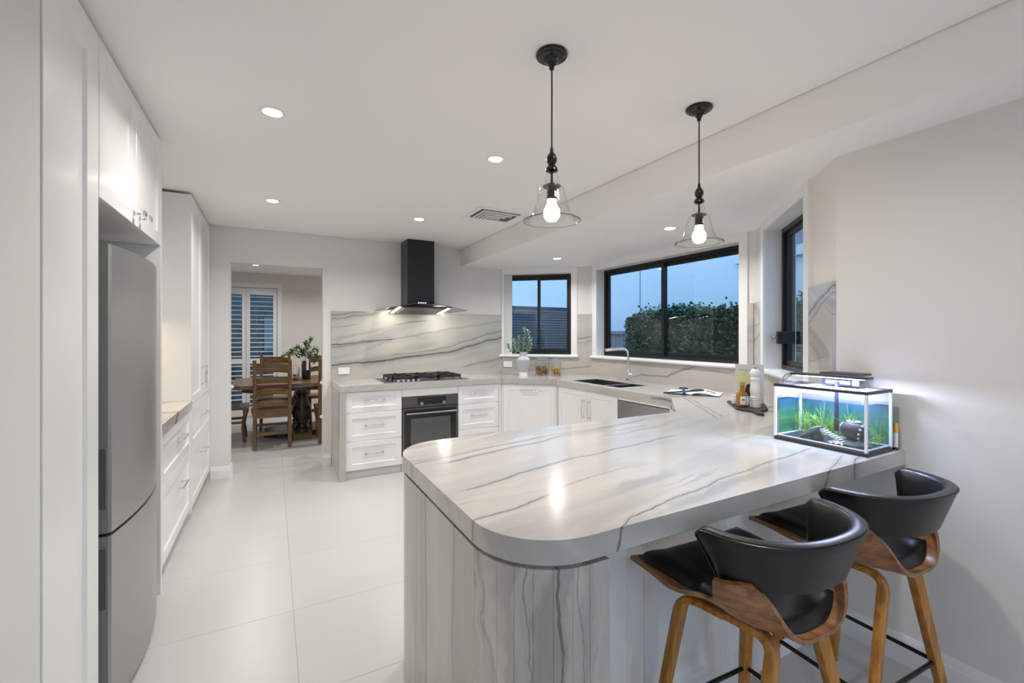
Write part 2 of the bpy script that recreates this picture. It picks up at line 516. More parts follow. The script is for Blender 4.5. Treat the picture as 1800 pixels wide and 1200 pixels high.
# ------------------------------------------------------------------ dimensions (metres)
H = 2.45                     # main ceiling
HS = 2.24                    # dropped ceiling over the bay
WT = .906                    # worktop top
YF = 5.12                    # wall behind the cooktop
XL = -.528                   # face of the tall cabinets
XR = 2.36                    # bare wall
XB = 2.05                    # bulkhead face
PA, PB, PC, PD = (2.62, YF), (3.45, 4.40), (3.45, 2.22), (XR, 1.12)
def ang(p, q): return math.atan2(q[1] - p[1], q[0] - p[0])
def dist(p, q): return math.hypot(q[0] - p[0], q[1] - p[1])
AA, AB, AC = ang(PA, PB), ang(PB, PC), ang(PC, PD)
LA, LB, LC = dist(PA, PB), dist(PB, PC), dist(PC, PD)
def fr(p, a): return Matrix.Translation((p[0], p[1], 0)) @ Matrix.Rotation(a, 4, 'Z')

# ------------------------------------------------------------------ floor and tiles
floor = struct('floor', G().box(-2.6, 3.7, -4.1, 9.1, -.12, -.004), 'grout', 'floor of pale polished porcelain tiles', 'floor')
TX, TY = 1.2, .608
tile = None
tx0, ty0 = .093, 2.496
for i in range(-3, 3):
    for j in range(-11, 11):
        x0, y0 = tx0 + i * TX, ty0 + j * TY
        if x0 + TX < -2.5 or x0 > 3.6 or y0 < -4.1 or y0 + TY > 9.0:
            continue
        if tile is None:
            tile = part(floor, 'floor_tile', G().box(.0006, TX - .0006, .0006, TY - .0006, -.004, 0, .0005), 'tile')
            tile.location = (x0, y0, 0)
        else:
            part_copy(tile, floor, (x0, y0, 0))

# ------------------------------------------------------------------ walls and ceilings
struct('ceiling', G().box(-1.3, XB, -4.1, YF + .05, H + .014, H + .1).box(-1.3, XB - .008, -4.1, YF - .006, H, H + .014), 'ceil', 'flat off-white kitchen ceiling', 'ceiling')
struct('ceiling_bay', G().prism([(XB, -4.1), (XR + .1, -4.1), (XR + .1, 1.0), (3.62, 2.1), (3.62, 4.5), (2.75, YF + .1), (XB, YF + .1)], HS, HS + .3), 'ceil', 'lower ceiling and bulkhead over the window bay', 'ceiling')
struct('wall_far', G().prism([(-1.3, 0), (-.363, 0), (-.363, 2.105), (.473, 2.105), (.473, 0), (PA[0] + .15, 0), (PA[0] + .15, 2.5), (-1.3, 2.5)], YF, YF + .12, axis='y'), 'wall', 'off-white wall with the doorway to the dining room', 'wall')
def holed(p, a, L, hole, name, ext0=.0, ext1=.0, label=None):
    g = G().prism([(-ext0, 0), (L + ext1, 0), (L + ext1, 2.5), (-ext0, 2.5)], 0, .2, [hole] if hole else [], axis='y')
    return struct(name, g.xf(fr(p, a)), 'wall', label, 'wall')
ZW0, ZW1 = 1.14, 2.172
def rect(x0, x1, z0, z1): return [(x0, z0), (x1, z0), (x1, z1), (x0, z1)]
WA, WB, WC = (.035, .894), (PB[1] - 4.215, PB[1] - 2.358), (LC - 1.253, LC - .395)
holed(PA, AA, LA, rect(WA[0], WA[1], ZW0, ZW1), 'wall_bay_cooktop_side', .1, .12, 'angled bay wall beside the cooktop wall')
holed(PB, AB, LB, rect(WB[0], WB[1], ZW0, ZW1), 'wall_bay', .0, .0, 'bay wall with the wide window over the sink')
holed(PC, AC, LC, rect(WC[0], WC[1], ZW0, ZW1), 'wall_bay_aquarium_side', .12, .0, 'angled bay wall beside the aquarium')
struct('wall_right', G().box(XR, XR + .2, -4.1, PD[1], 0, 2.5), 'wall', 'bare off-white wall beside the bar stools', 'wall')
struct('wall_left', G().box(-1.3, -1.15, 1.5, YF, 0, 2.5), 'wall', 'wall behind the tall cabinets', 'wall')
struct('wall_left_near', G().box(-1.3, XL - .004, -4.1, 1.598, 0, 2.5), 'wall', 'plain grey-white wall end beside the tall cupboard', 'wall')
struct('wall_back', G().prism([(-1.3, 0), (-.35, 0), (-.35, 2.15), (2.2, 2.15), (2.2, 0), (XR + .2, 0), (XR + .2, 2.5), (-1.3, 2.5)], -3.0, -2.85, axis='y'), 'wall', 'living room wall around the glazed doors', 'wall')
gd = thing('window_5', 'black-framed glazed doors at the living room end', 'window', (0, -2.95, 0), 0, kind='structure')
# dining room
struct('wall_dining_far', G().prism([(-2.6, 0), (-.86, 0), (-.86, 2.2), (.075, 2.2), (.075, 0), (2.5, 0), (2.5, 2.5), (-2.6, 2.5)], 8.77, 8.92, axis='y'), 'wall', 'dining room wall around the shuttered doors', 'wall')
struct('wall_dining_left', G().box(-2.7, -2.5, YF + .12, 8.92, 0, 2.5), 'wall', 'dining room side wall', 'wall')
struct('wall_dining_right', G().box(2.3, 2.45, YF + .12, 8.92, 0, 2.5), 'wall', 'dining room wall behind the cooktop wall end', 'wall')
struct('wall_dining_near', G().box(-2.6, -1.3, YF, YF + .12, 0, 2.5), 'wall', 'dining room wall behind the pantry', 'wall')
struct('ceiling_dining', G().box(-2.7, 2.45, YF + .05, 8.92, H, H + .1), 'ceil', 'dining room ceiling', 'ceiling')

def baseboard(name, p, a, x0, x1, hgt=.12, label='white moulded skirting board'):
    prof = [(0, 0), (-.016, 0), (-.016, hgt - .035), (-.012, hgt - .030), (-.012, hgt - .018), (-.007, hgt - .010), (-.006, hgt), (0, hgt)]
    g = G()
    g.grid([[(x, y, z) for y, z in prof] for x in (x0, x1)])
    for x in (x0, x1):
        g.bm.faces.new([g.bm.verts.new((x, y, z)) for y, z in prof])
    bmesh.ops.remove_doubles(g.bm, verts=g.bm.verts[:], dist=1e-5)
    return struct(name, g.xf(fr(p, a)), 'trim', label, 'skirting')
baseboard('baseboard_far', (0, YF), 0, XL + .002, -.363, label='white moulded skirting between pantry and doorway')
baseboard('baseboard_far_hob', (0, YF), 0, .473, .553, label='white moulded skirting between doorway and stone end panel')
baseboard('baseboard_right', PD, -PI / 2, .0, 4.9, label='white moulded skirting below the bare wall')
baseboard('baseboard_jamb_left', (-.363, YF), PI / 2, 0, .12, label='white skirting return on the doorway jamb by the pantry')
baseboard('baseboard_dining', (0, 8.77), 0, .155, 2.3, label='white skirting on the dining room far wall')

# ------------------------------------------------------------------ windows of the bay
def glazed_doors():
    for a, b in ((-.35, .925), (.925, 2.2)):
        sa = part(gd, 'sash', ring(G(), a, b, .01, 2.15, .05, -.02, .03), 'black_alu')
        part(sa, 'pane', G().box(a + .048, b - .048, .0, .006, .058, 2.102), 'pane')
def ring(g, x0, x1, z0, z1, w, y0, y1):
    return g.prism(rect(x0, x1, z0, z1), y0, y1, [rect(x0 + w, x1 - w, z0 + w, z1 - w)], axis='y')
def window(name, p, a, w, mull, label, clipl=None, sill=(.10, .10), lock=None):
    x0, x1 = w
    t = thing(name, label, 'window', (p[0], p[1], 0), a, kind='structure')
    aw = .075
    ax0 = max(x0 - aw, clipl) if clipl is not None else x0 - aw
    part(t, 'architrave', G().prism(rect(ax0, x1 + aw, ZW0 - .002, HS - .001), -.018, 0, [rect(x0, x1, ZW0, ZW1)], axis='y'), 'trim')
    g = G()
    sy = [(.12, 0), (-.030, 0), (-.042, .005), (-.047, .0175), (-.042, .03), (-.030, .035), (.12, .035)]
    xs = (max(x0 - sill[0], clipl - .025) if clipl is not None else x0 - sill[0], x1 + sill[1])
    g.grid([[(x, y, ZW0 - .034 + z) for y, z in sy] for x in xs], closed_v=True)
    for x in xs: g.bm.faces.new([g.bm.verts.new((x, y, ZW0 - .034 + z)) for y, z in sy])
    bmesh.ops.remove_doubles(g.bm, verts=g.bm.verts[:], dist=1e-5)
    part(t, 'sill', g, 'trim')
    f = part(t, 'frame', ring(G(), x0, x1, ZW0, ZW1, .032, .105, .185), 'black_alu')
    b = .032
    for k, (s0, s1, yy) in enumerate(((x0 + b, mull + .018, .125), (mull - .018, x1 - b, .152))):
        sa = part(t, 'sash', ring(G(), s0, s1, ZW0 + b, ZW1 - b, .036, yy, yy + .024), 'black_alu')
        part(sa, 'pane', G().box(s0 + .034, s1 - .034, yy + .009, yy + .014, ZW0 + b + .034, ZW1 - b - .034), 'pane')
    if lock:
        lx, lz, side = lock
        lo = part(t, 'lock', G().box(lx - .022, lx + .022, .062, .125, lz - .045, lz + .045, .004), 'black_alu', label='black window lock')
        part(lo, 'lock_knob', G().lathe([(.0, 0), (.006, 0), (.006, .018), (.013, .022), (.016, .032), (.013, .042), (0, .046)], 14, mx=Matrix.Translation((lx, .062, lz)) @ Matrix.Rotation(PI / 2, 4, 'X')), 'steel', label='round brass-grey lock knob')
    return t
glazed_doors()
window('window_1', PA, AA, WA, (WA[0] + WA[1]) / 2, 'black-framed sliding window behind the plant vase', clipl=.0, sill=(.1, .09))
window('window_2', PB, AB, WB, WB[0] + (WB[1] - WB[0]) * .485, 'wide black-framed sliding window above the sink', sill=(.09, .03))
window('window_3', PC, AC, WC, WC[0] + .43, 'narrow-looking black-framed window beside the aquarium', sill=(.05, .09), lock=(WC[0] + .050, 1.372, 1))

# stone splashbacks
def splash(name, p, a, poly, m, label):
    t = G().prism(poly, -.015, -.0005, axis='y').xf(fr(p, a))
    return solo(name, t, m, label, 'splashback', loc=(p[0], p[1], WT))
ZS, ZSL = 1.65, ZW0 - .036
splash('splashback', (0, YF), 0, rect(.556, PA[0] - .001, WT, ZS), STONE_HOB, 'large veined stone splashback behind the cooktop')
splash('splashback', PA, AA, [(.004, WT), (LA - .004, WT), (LA - .004, ZS), (WA[1] + .0755, ZS), (WA[1] + .0755, ZSL), (.004, ZSL)], STONE_BAY, 'stone splashback below the window with the plant vase')
splash('splashback', PB, AB, [(.012, WT), (LB - .012, WT), (LB - .012, ZS), (WB[1] + .0755, ZS), (WB[1] + .0755, ZSL), (WB[0] - .0755, ZSL), (WB[0] - .0755, ZS), (.012, ZS)], STONE_BAY, 'stone splashback behind the sink tap under the wide window')
splash('splashback', PC, AC, [(.016, WT), (LC - .002, WT), (LC - .002, ZS), (WC[1] + .0755, ZS), (WC[1] + .0755, ZSL), (WC[0] - .0755, ZSL), (WC[0] - .0755, ZS), (.016, ZS)], STONE_C, 'stone splashback on the angled wall behind the aquarium')

# ------------------------------------------------------------------ shuttered doors of the dining room
sh = thing('window_4', 'white plantation shutter doors in the dining room', 'window', (0, 8.77, 0), 0, kind='structure')
part(sh, 'architrave', G().prism([(-.94, 0), (-.86, 0), (-.86, 2.2), (.075, 2.2), (.075, 0), (.150, 0), (.150, 2.275), (-.94, 2.275)], -.02, 0, axis='y'), 'trim')
lou = None
for (a, b) in ((-.855, -.398), (-.392, .066)):
    pn = part(sh, 'shutter_panel', G().prism(rect(a, b, .01, 2.19), .0, .032, [rect(a + .055, b - .055, .17, .90), rect(a + .055, b - .055, .985, 2.08)], axis='y'), 'trim')
    for lo_, hi_ in ((.17, .90), (.985, 2.08)):
        n = int((hi_ - lo_) / .077)
        for k in range(n):
            z = lo_ + (k + .5) * (hi_ - lo_) / n
            if lou is None:
                g = G().box(.002, .343, -.040, .040, -.005, .005, .003)
                lou = part(pn, 'louvre', g, 'trim')
                lou.location = (a + .056, .016, z); lou.rotation_euler = (R(4), 0, 0)
            else:
                part_copy(lou, pn, (a + .056, .016, z), (R(4), 0, 0))
part(sh, 'pane', G().box(-.855, .07, .11, .116, .02, 2.19), 'pane')

# ------------------------------------------------------------------ ceiling fittings
def make_downlight():
    t = thing('downlight', 'x', 'downlight', (0, 0, 0))
    part(t, 'trim_ring', G().lathe([(.040, -.001), (.044, -.004), (.052, -.004), (.055, -.0005)], 28), 'white')
    part(t, 'lens', G().lathe([(0, -.0035), (.041, -.0025)], 28), 'downlight')
    area(t, 'downlight_lamp', (0, 0, -.012), .085, DL_POWER, (1., .965, .925), spread=R(150))
    return t
dl = make_downlight()
spots = []
for x in (0., 1.18):
    for y in (2.39, 3.97, .80, -1.6):
        lb = {(0., 2.39): 'recessed downlight in the ceiling near the fridge', (0., 3.97): 'recessed downlight in the ceiling near the pantry', (1.18, 2.39): 'recessed downlight between the air vent and the pendant lamps', (1.18, 3.97): 'recessed downlight closest to the range hood', (1.18, .80): 'recessed downlight above the bar stools'}.get((x, y), 'added unseen fill downlight in the living room end of the ceiling')  # rear living room pair is unseen, added as fill light
        if (x, y) != (0., .80): spots.append((x, y, H, lb, 'downlights in the main ceiling'))
for y in (2.50, 4.09): spots.append((2.78, y, HS, 'recessed downlight in the bay ceiling beside the wall-end pendant' if y < 3 else 'recessed downlight in the bay ceiling near the small window', 'downlights in the window bay ceiling'))
for x, y in ((-.225, 7.75), (1.2, 7.75), (-.225, 6.2), (1.2, 6.2)): spots.append((x, y, H, 'recessed dining room downlight seen through the doorway before the shutters' if (x, y) == (-.225, 7.75) else 'recessed downlight above the dining table', 'downlights in the dining room ceiling'))
for i, (x, y, z, lb, gr) in enumerate(spots):
    o = dl if i == 0 else copy_tree(dl)
    o.location = (x, y, z); o['label'] = lb; o['group'] = gr

v = thing('air_vent', 'white square ceiling air vent with dark slots', 'air vent', (1.73, 3.515, H))
part(v, 'frame', G().prism(rect(-.235, .235, -.19, .19), -.006, -.0005, [rect(-.19, .19, -.145, .145)]), 'white')
part(v, 'duct', G().box(-.19, .19, -.145, .145, -.002, -.0005), 'dark_plastic', label='dark opening of the vent')
for k in range(4):
    x0, x1, y0, y1 = -.16 + .036 * k, .175 - .03 * k, -.115 + .062 * k, .145
    part(v, 'blade', G().prism([(x0, y1), (x0, y0), (x1, y0), (x1, y0 + .024), (x0 + .014, y0 + .024), (x0 + .014, y1)], -.012, -.002), 'white')

def make_pendant():
    t = thing('pendant_lamp', 'x', 'pendant lamp', (0, 0, H))
    part(t, 'canopy', G().lathe([(.0, -.058), (.009, -.058), (.010, -.046), (.016, -.040), (.017, -.032), (.030, -.026), (.034, -.020), (.046, -.018), (.050, -.012), (.058, -.010), (.060, -.004), (.058, 0)], 32), 'black_metal')
    part(t, 'cord', G().tube([(0, 0, -.05), (.0008, .0005, -.15), (0, 0, -.26), (0, 0, -.362)], .0032, 8), 'dark_plastic')
    part(t, 'finial', G().lathe([(.0, -.352), (.005, -.352), (.008, -.372), (.014, -.378), (.0195, -.392), (.0195, -.402), (.014, -.414), (.010, -.418), (.018, -.424), (.023, -.434), (.023, -.440), (.012, -.446), (0, -.446)], 24), 'black_metal')
    part(t, 'stem', G().lathe([(.0045, -.444), (.0045, -.496)], 10), 'black_metal')
    sh_ = [(.010, -.444), (.021, -.450), (.0265, -.464), (.024, -.478), (.014, -.486), (.016, -.490), (.036, -.496), (.046, -.506), (.051, -.525), (.056, -.548), (.062, -.572), (.071, -.596), (.083, -.612), (.098, -.623), (.107, -.627)]
    g = G().lathe(sh_ + [(.1055, -.629), (.097, -.6255), (.081, -.6145), (.069, -.598), (.060, -.573)], 40)
    bmesh.ops.delete(g.bm, geom=[f for f in g.bm.faces if len(f.verts) > 4], context='FACES')
    s_ = part(t, 'glass_shade', g, 'lamp_glass', smooth=60)
    part(s_, 'rim', G().tube([(.107 * math.cos(2 * PI * k / 40), .107 * math.sin(2 * PI * k / 40), -.628) for k in range(40)], .0016, 6, True), 'smoke_rim', label='dark-lined rim of the glass shade')
    part(t, 'socket', G().lathe([(.0, -.494), (.033, -.496), (.034, -.500), (.020, -.504), (.0185, -.506), (.0185, -.548), (.0, -.548)], 24), 'black_metal')
    part(t, 'rating_sticker', G().box(-.008, .008, -.0192, -.0180, -.540, -.518).xf(Matrix.Rotation(R(20), 4, 'Z')), 'kraft', label='small white rating sticker')
    part(t, 'bulb', G().lathe([(.0, -.546), (.0165, -.548), (.0175, -.562), (.0225, -.574), (.0300, -.588), (.0315, -.600), (.0280, -.615), (.018, -.627), (0, -.631)], 24), 'bulb', smooth=80)
    return t
M['smoke_rim'] = mat('smoky_rim', (.12, .12, .125), .1)
pe = make_pendant()
pe.location = (.925, 1.396, H); pe['label'] = 'clear glass bell pendant lamp over the rounded end of the peninsula'
copy_tree(pe, (1.75, 1.402, H), label='clear glass bell pendant lamp over the wall end of the peninsula')

# ------------------------------------------------------------------ worktop
def arc(cx, cy, r, a0, a1, n):
    return [(cx + r * math.cos(R(a0 + (a1 - a0) * k / n)), cy + r * math.sin(R(a0 + (a1 - a0) * k / n))) for k in range(n + 1)]
WB0 = WT - .06
wt = thing('worktop', 'continuous veined stone worktop with rounded peninsula end', 'worktop', (2., 3., 0))
e = .0015
part(wt, 'slab', G().prism([(.556, 4.445), (2.27 - e, 4.445), (PA[0] - e, YF - .016), (.556, YF - .016)], WB0, WT), STONE_RUN, world=True, label='slab along the cooktop wall')
part(wt, 'slab', G().prism([(2.27 + e, 4.445), (2.71, 4.005 + e), (3.434, PB[1] - .012), (PA[0] + .002, YF - .0155)], WB0, WT), STONE_RUN, world=True, label='slab in front of the plant vase window')
SKX0, SKX1, SKY0, SKY1 = 2.81, 3.165, 3.115, 3.865
part(wt, 'slab', G().prism([(2.71, 4.005 - e), (2.71, 2.427 + e / 2), (3.434, 2.2150), (3.434, PB[1] - .0115)], WB0, WT, [[(SKX0, SKY0), (SKX1, SKY0), (SKX1, SKY1), (SKX0, SKY1)]]), STONE_SINK, world=True, label='slab around the sink')
rr = .215
pen = [(2.71, 2.427 - e / 2), (2.25, 1.975)] + arc(.464 + rr, 1.975 - rr, rr, 90, 180, 12) + arc(.464 + rr, .857 + rr, rr, 180, 270, 12) + [(XR - .001, .857), (XR - .001, PD[1] + .0), (3.434, 2.2142)]
g = G().prism(pen, WB0, WT)
bmesh.ops.remove_doubles(g.bm, verts=g.bm.verts[:], dist=1e-5)
part(wt, 'slab', g, STONE_TOP, world=True, label='thick veined slab of the peninsula')
part(wt, 'waterfall_end', G().box(.556, .612, 4.448, YF - .001, 0, WB0 - .002), STONE_FALL, world=True, label='stone end panel down to the floor')

# ------------------------------------------------------------------ peninsula base
pb = thing('peninsula_base', 'peninsula base clad in curved stone strips and white shaker panels', 'kitchen island', (1.4, 1.5, 0))
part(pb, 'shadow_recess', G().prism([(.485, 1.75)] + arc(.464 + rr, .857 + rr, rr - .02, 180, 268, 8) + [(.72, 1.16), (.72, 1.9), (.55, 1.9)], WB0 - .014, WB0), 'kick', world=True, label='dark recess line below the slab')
ZT = WB0 - .013
def strip(p, q, th=.02):
    d = Vector((q[0] - p[0], q[1] - p[1])); L = d.length; d.normalize()
    a = math.atan2(d.y, d.x)
    return G().prism([(.0004, 0), (L - .0004, 0), (L - .002, th), (.002, th)], 0, ZT).xf(fr(p, a))
near = arc(.467 + rr, .860 + rr, rr, 180, 270, 7)
far = arc(.467 + rr, 1.972 - rr, rr, 90, 180, 5)
near.append((.745, .860))
part(pb, 'stone_end_panel', strip(far[-1], near[0]), STONE_END, world=True, label='flat veined stone end panel')
for p, q in list(zip(near, near[1:])) + list(zip(far, far[1:])):
    part(pb, 'stone_strip', strip(p, q), STONE_CURVE, world=True)
part(pb, 'stone_return', G().box(.725, .745, .881, 1.118, 0, ZT), STONE_CURVE, world=True)
part(pb, 'carcass', G().box(.72, XR - .004, 1.145, 1.93, .0, WB0 - .001), 'carcass', world=True)
x = .728
for k in range(4):
    x1 = x + .394 if k < 3 else XR - .003
    part(pb, 'panel_door', G().shaker(x + .0008, x1 - .0008, .075, WB0 - .002, 1.12, .022, .066), 'cab', world=True)
    x = x1
part(pb, 'kickboard', G().box(.728, XR - .003, 1.128, 1.144, 0, .075), 'cab', world=True)

# ------------------------------------------------------------------ cabinets along the cooktop wall
YC = 4.468
def cab(name, label, loc, a, w, depth=.55, z0=.085, z1=WB0 - .002, kick=True):
    t = thing(name, label, 'cabinet', (loc[0], loc[1], 0), a)
    part(t, 'carcass', G().box(.002, w - .002, .021, depth, z0, z1), 'carcass')
    if kick: part(t, 'kickboard', G().box(.002, w - .002, .03, .05, 0, z0), 'kick')
    return t
def drawer(t, x0, x1, z0, z1, L=.205, st=.055, hz=None, pull=True, m='cab'):
    d = part(t, 'drawer_front', G().shaker(x0 + .0015, x1 - .0015, z0 + .0015, z1 - .0015, 0, .02, st), m)
    if pull: part(d, 'handle', G().pull((x0 + x1) / 2, hz or (z0 + z1) / 2 + .01, L, 'x', .009), 'chrome', label='ornate chrome bar handle')
    return d
def door(t, x0, x1, z0, z1, hx=None, hz=None, L=.18, st=.062, axis='z'):
    d = part(t, 'door', G().shaker(x0 + .0015, x1 - .0015, z0 + .0015, z1 - .0015, 0, .02, st), 'cab')
    if hx is not None: part(d, 'handle', G().pull(hx, hz, L, axis, 0), 'chrome', label='ornate chrome bar handle')
    return d
ZD = (.085, .362, .638, WB0 - .003)
t = cab('drawer_cabinet', 'white three-drawer cabinet between stone end panel and oven', (.613, YC), 0, .537)
for k in range(3): drawer(t, 0, .537, ZD[k], ZD[k + 1])
t = cab('oven_cabinet', 'white oven housing below the cooktop', (1.15, YC), 0, .606, .54, .085, .158)
part(t, 'top_rail', G().box(.001, .605, 0, .02, .764, WB0 - .003, .001), 'cab')
part(t, 'bottom_rail', G().box(.001, .605, 0, .02, .086, .157, .001), 'cab')
t = cab('drawer_cabinet', 'white three-drawer cabinet between oven and corner cupboard', (1.757, YC), 0, .492)
for k in range(3): drawer(t, 0, .492, ZD[k], ZD[k + 1])
part(t, 'filler', G().box(.494, .522, .002, .02, .085, WB0 - .003), 'cab')

ov = thing('oven', 'built-in dark grey oven with glass door and steel bar handle', 'oven', (1.154, YC, .16))
W = .598
part(ov, 'body', G().box(.002, W - .002, .022, .52, .0, .598), 'dark_plastic')
M['oven_grey'] = mat('oven_graphite', (.115, .115, .118), .32, .7, scale=20)
cp = part(ov, 'control_panel', G().box(0, W, -.004, .02, .488, .600, .002), 'oven_grey')
part(cp, 'display', G().box(.155, .465, -.0075, -.0042, .512, .588, .001), 'black_gloss')
part(cp, 'water_drawer', G().box(.485, .585, -.0065, -.0042, .505, .590, .001), 'oven_grey')
for x in (.195, .435):
    part(cp, 'knob', G().lathe([(0, 0), (.019, 0), (.019, .016), (.017, .019), (.011, .019), (.010, .015), (0, .015)], 20, mx=Matrix.Translation((x, -.0075, .525)) @ Matrix.Rotation(PI / 2, 4, 'X')), 'steel')
dr = part(ov, 'oven_door', G().prism(rect(0, W, .0, .482), -.006, .02, axis='y'), 'oven_grey')
part(dr, 'door_glass', G().box(.022, W - .022, -.0085, -.0062, .012, .466, .001), 'black_gloss')
M['oven_window'] = mat('oven_window', (.085, .09, .088), .07, 0, var=.1, scale=3)
part(dr, 'door_window', G().box(.085, W - .085, -.0098, -.0086, .075, .375, .0005), 'oven_window')
hd = part(dr, 'handle', G().tube([(.03, -.045, .432), (W - .03, -.045, .432)], .0095, 12), 'steel')
part(dr, 'handle_post', G().tube([(.06, -.008, .432), (.06, -.045, .432)], .006, 8), 'steel')
part(dr, 'handle_post', G().tube([(W - .06, -.008, .432), (W - .06, -.045, .432)], .006, 8), 'steel')

# diagonal pull-out, sink cabinet, dishwasher
n45 = .7071
dloc = (2.27 + .018, 4.445 + .018 + .004)
t = cab('pull_out_cabinet', 'white single-front pull-out cabinet set at an angle in the corner', (2.2795, 4.468), R(-45), .644, .42)
part(t, 'filler', G().box(.001, .018, .0, .02, .085, WB0 - .003), 'cab')
part(t, 'filler', G().box(.632, .643, .0, .02, .085, WB0 - .003), 'cab')
d = part(t, 'door', G().shaker(.020, .630, .087, WB0 - .004, 0, .02, .062), 'cab')
part(d, 'handle', G().pull(.322, .772, .205, 'x', .009), 'chrome', label='ornate chrome bar handle')
t = cab('sink_cabinet', 'white two-door cabinet under the sink', (2.735, 4.0125), R(-90), .955, .03)
door(t, .004, .508, .085, WB0 - .003, .462, .655, .20)
door(t, .508, .953, .085, WB0 - .003, .556, .655, .20)
dw = thing('dishwasher', 'stainless steel dishwasher front under the worktop', 'dishwasher', (2.735, 3.052, 0), R(-90))
part(dw, 'body', G().box(.004, .596, .02, .5, .09, .80), 'dark_plastic')
part(dw, 'steel_door', G().box(.012, .588, -.004, .02, .10, .806, .002), 'steel')
part(dw, 'top_rail', G().box(.0, .60, -.002, .02, .812, WB0 - .003), 'cab', label='white strip above the dishwasher')
part(dw, 'side_strip', G().box(.590, .624, -.002, .02, .085, .811), 'cab')
part(dw, 'kickboard', G().box(.002, .60, .03, .05, 0, .085), 'kick')
t = thing('filler_cabinet', 'short white angled filler between dishwasher and peninsula', 'cabinet', (2.728, 2.42, 0), R(-135.6))
part(t, 'panel', G().box(-.008, .62, .012, .03, .085, WB0 - .003), 'kick')
part(t, 'kickboard', G().box(.012, .62, .05, .07, 0, .085), 'kick')

# sink and tap
sk = thing('sink', 'stainless steel undermount double-bowl sink', 'sink', (2.98, 3.49, .7))
for (a, b, zb) in ((3.355, SKY1 + .0005, .71), (SKY0 - .0005, 3.325, .74)):
    x0, x1, zr = SKX0 - .0005, SKX1 + .0005, WT - .004
    g = G()
    g.prism([(x0, a), (x1, a), (x1, b), (x0, b)], zb, zr, [[(x0 + .004, a + .004), (x1 - .004, a + .004), (x1 - .004, b - .004), (x0 + .004, b - .004)]])
    g.box(x0, x1, a, b, zb - .004, zb)
    bl = part(sk, 'bowl', g, 'sink_steel', world=True)
    part(bl, 'drain', G().lathe([(0, .003), (.035, .003), (.042, .0)], 20, ((SKX0 + SKX1) / 2, (a + b) / 2, zb)), 'chrome', world=True)
part(sk, 'divider', G().box(SKX0, SKX1, 3.3245, 3.3555, WT - .03, WT - .002, .001), 'steel', world=True)
tp = thing('tap', 'tall chrome sink mixer tap with long spout', 'tap', (3.275, 3.496, WT))
part(tp, 'base', G().lathe([(.0, 0), (.028, 0), (.028, .008), (.024, .012), (.024, .085), (.021, .10), (.014, .13), (.0125, .16), (0, .16)], 20), 'chrome')
sp = [(0, 0, .13), (0, 0, .24), (-.001, .001, .285), (-.008, .005, .312), (-.022, .012, .330), (-.045, .022, .338), (-.10, .042, .338), (-.18, .07, .334), (-.235, .088, .328)]
part(tp, 'spout', G().tube(sp, [.0125, .0125, .0125, .0125, .0125, .0125, .014, .017, .017], 12), 'chrome')
lv = part(tp, 'lever', G().tube([(0, -.02, .075), (.01, -.048, .075)], .014, 12), 'chrome')
part(lv, 'lever_arm', G().tube([(.008, -.045, .078), (.02, -.075, .10), (.03, -.095, .105)], [.006, .005, .004], 8), 'chrome')

# ------------------------------------------------------------------ cooktop
ck = thing('cooktop', 'five-burner gas cooktop with black cast iron grates', 'cooktop', (.995, 4.50, WT))
part(ck, 'tray', G().box(0, .895, 0, .50, .0005, .006, .002), 'oven_grey')
part(ck, 'edge_trim', G().prism(rect(-.004, .899, -.004, .504), .0003, .004, [rect(.001, .894, .001, .499)]), 'steel')
for bx, by, br in ((.20, .37, .038), (.20, .17, .028), (.45, .27, .058), (.70, .37, .036), (.70, .15, .040)):
    b_ = part(ck, 'burner', G().lathe([(br + .012, .006), (br + .012, .012), (br, .016), (br, .026), (0, .026)], 24, (bx, by, 0)), 'steel')
    part(b_, 'burner_cap', G().lathe([(br - .002, .026), (br - .002, .032), (br - .010, .036), (0, .036)], 24, (bx, by, 0)), 'cast_iron')
for gx0, gx1 in ((.075, .325), (.333, .567), (.575, .825)):
    gr = G()
    y0, y1, zt = .05, .46, .056
    for (xa, xb, ya, yb) in ((gx0, gx1, y0, y0 + .016), (gx0, gx1, y1 - .016, y1), (gx0, gx0 + .016, y0, y1), (gx1 - .016, gx1, y0, y1), (gx0, gx1, .248, .264)):
        gr.box(xa, xb, ya, yb, zt - .026, zt, .002)
    cx_ = (gx0 + gx1) / 2
    gr.box(cx_ - .006, cx_ + .006, y0, y0 + .08, zt - .012, zt + .006, .002)
    gr.box(cx_ - .006, cx_ + .006, y1 - .08, y1, zt - .012, zt + .006, .002)
    gr.box(cx_ - .006, cx_ + .006, .20, .31, zt - .012, zt + .006, .002)
    for xx in (gx0, gx1 - .012):
        for yy in (y0, y1 - .012, .25):
            gr.box(xx, xx + .012, yy, yy + .012, .005, zt - .012)
    part(ck, 'grate', gr, 'cast_iron')
for k in range(5):
    kn = part(ck, 'knob', G().lathe([(0, .006), (.017, .006), (.017, .010), (.014, .028), (.012, .030), (0, .030)], 16, (.135 + .052 * k if k < 4 else .345, .028, 0)), 'chrome')

# ------------------------------------------------------------------ range hood
hd = thing('range_hood', 'black chimney range hood with sloping glass canopy', 'range hood', (1.459, YF, 1.62))
M['hood_black'] = mat('hood_black_enamel', (.022, .022, .023), .28, .4)
part(hd, 'chimney', G().box(-.153, .153, -.285, -.002, .11, H - 1.62 + .0005, .001), 'hood_black')
M['smoked'] = mat('smoked_glass', (.05, .052, .05), .05, 0., spec=.6)
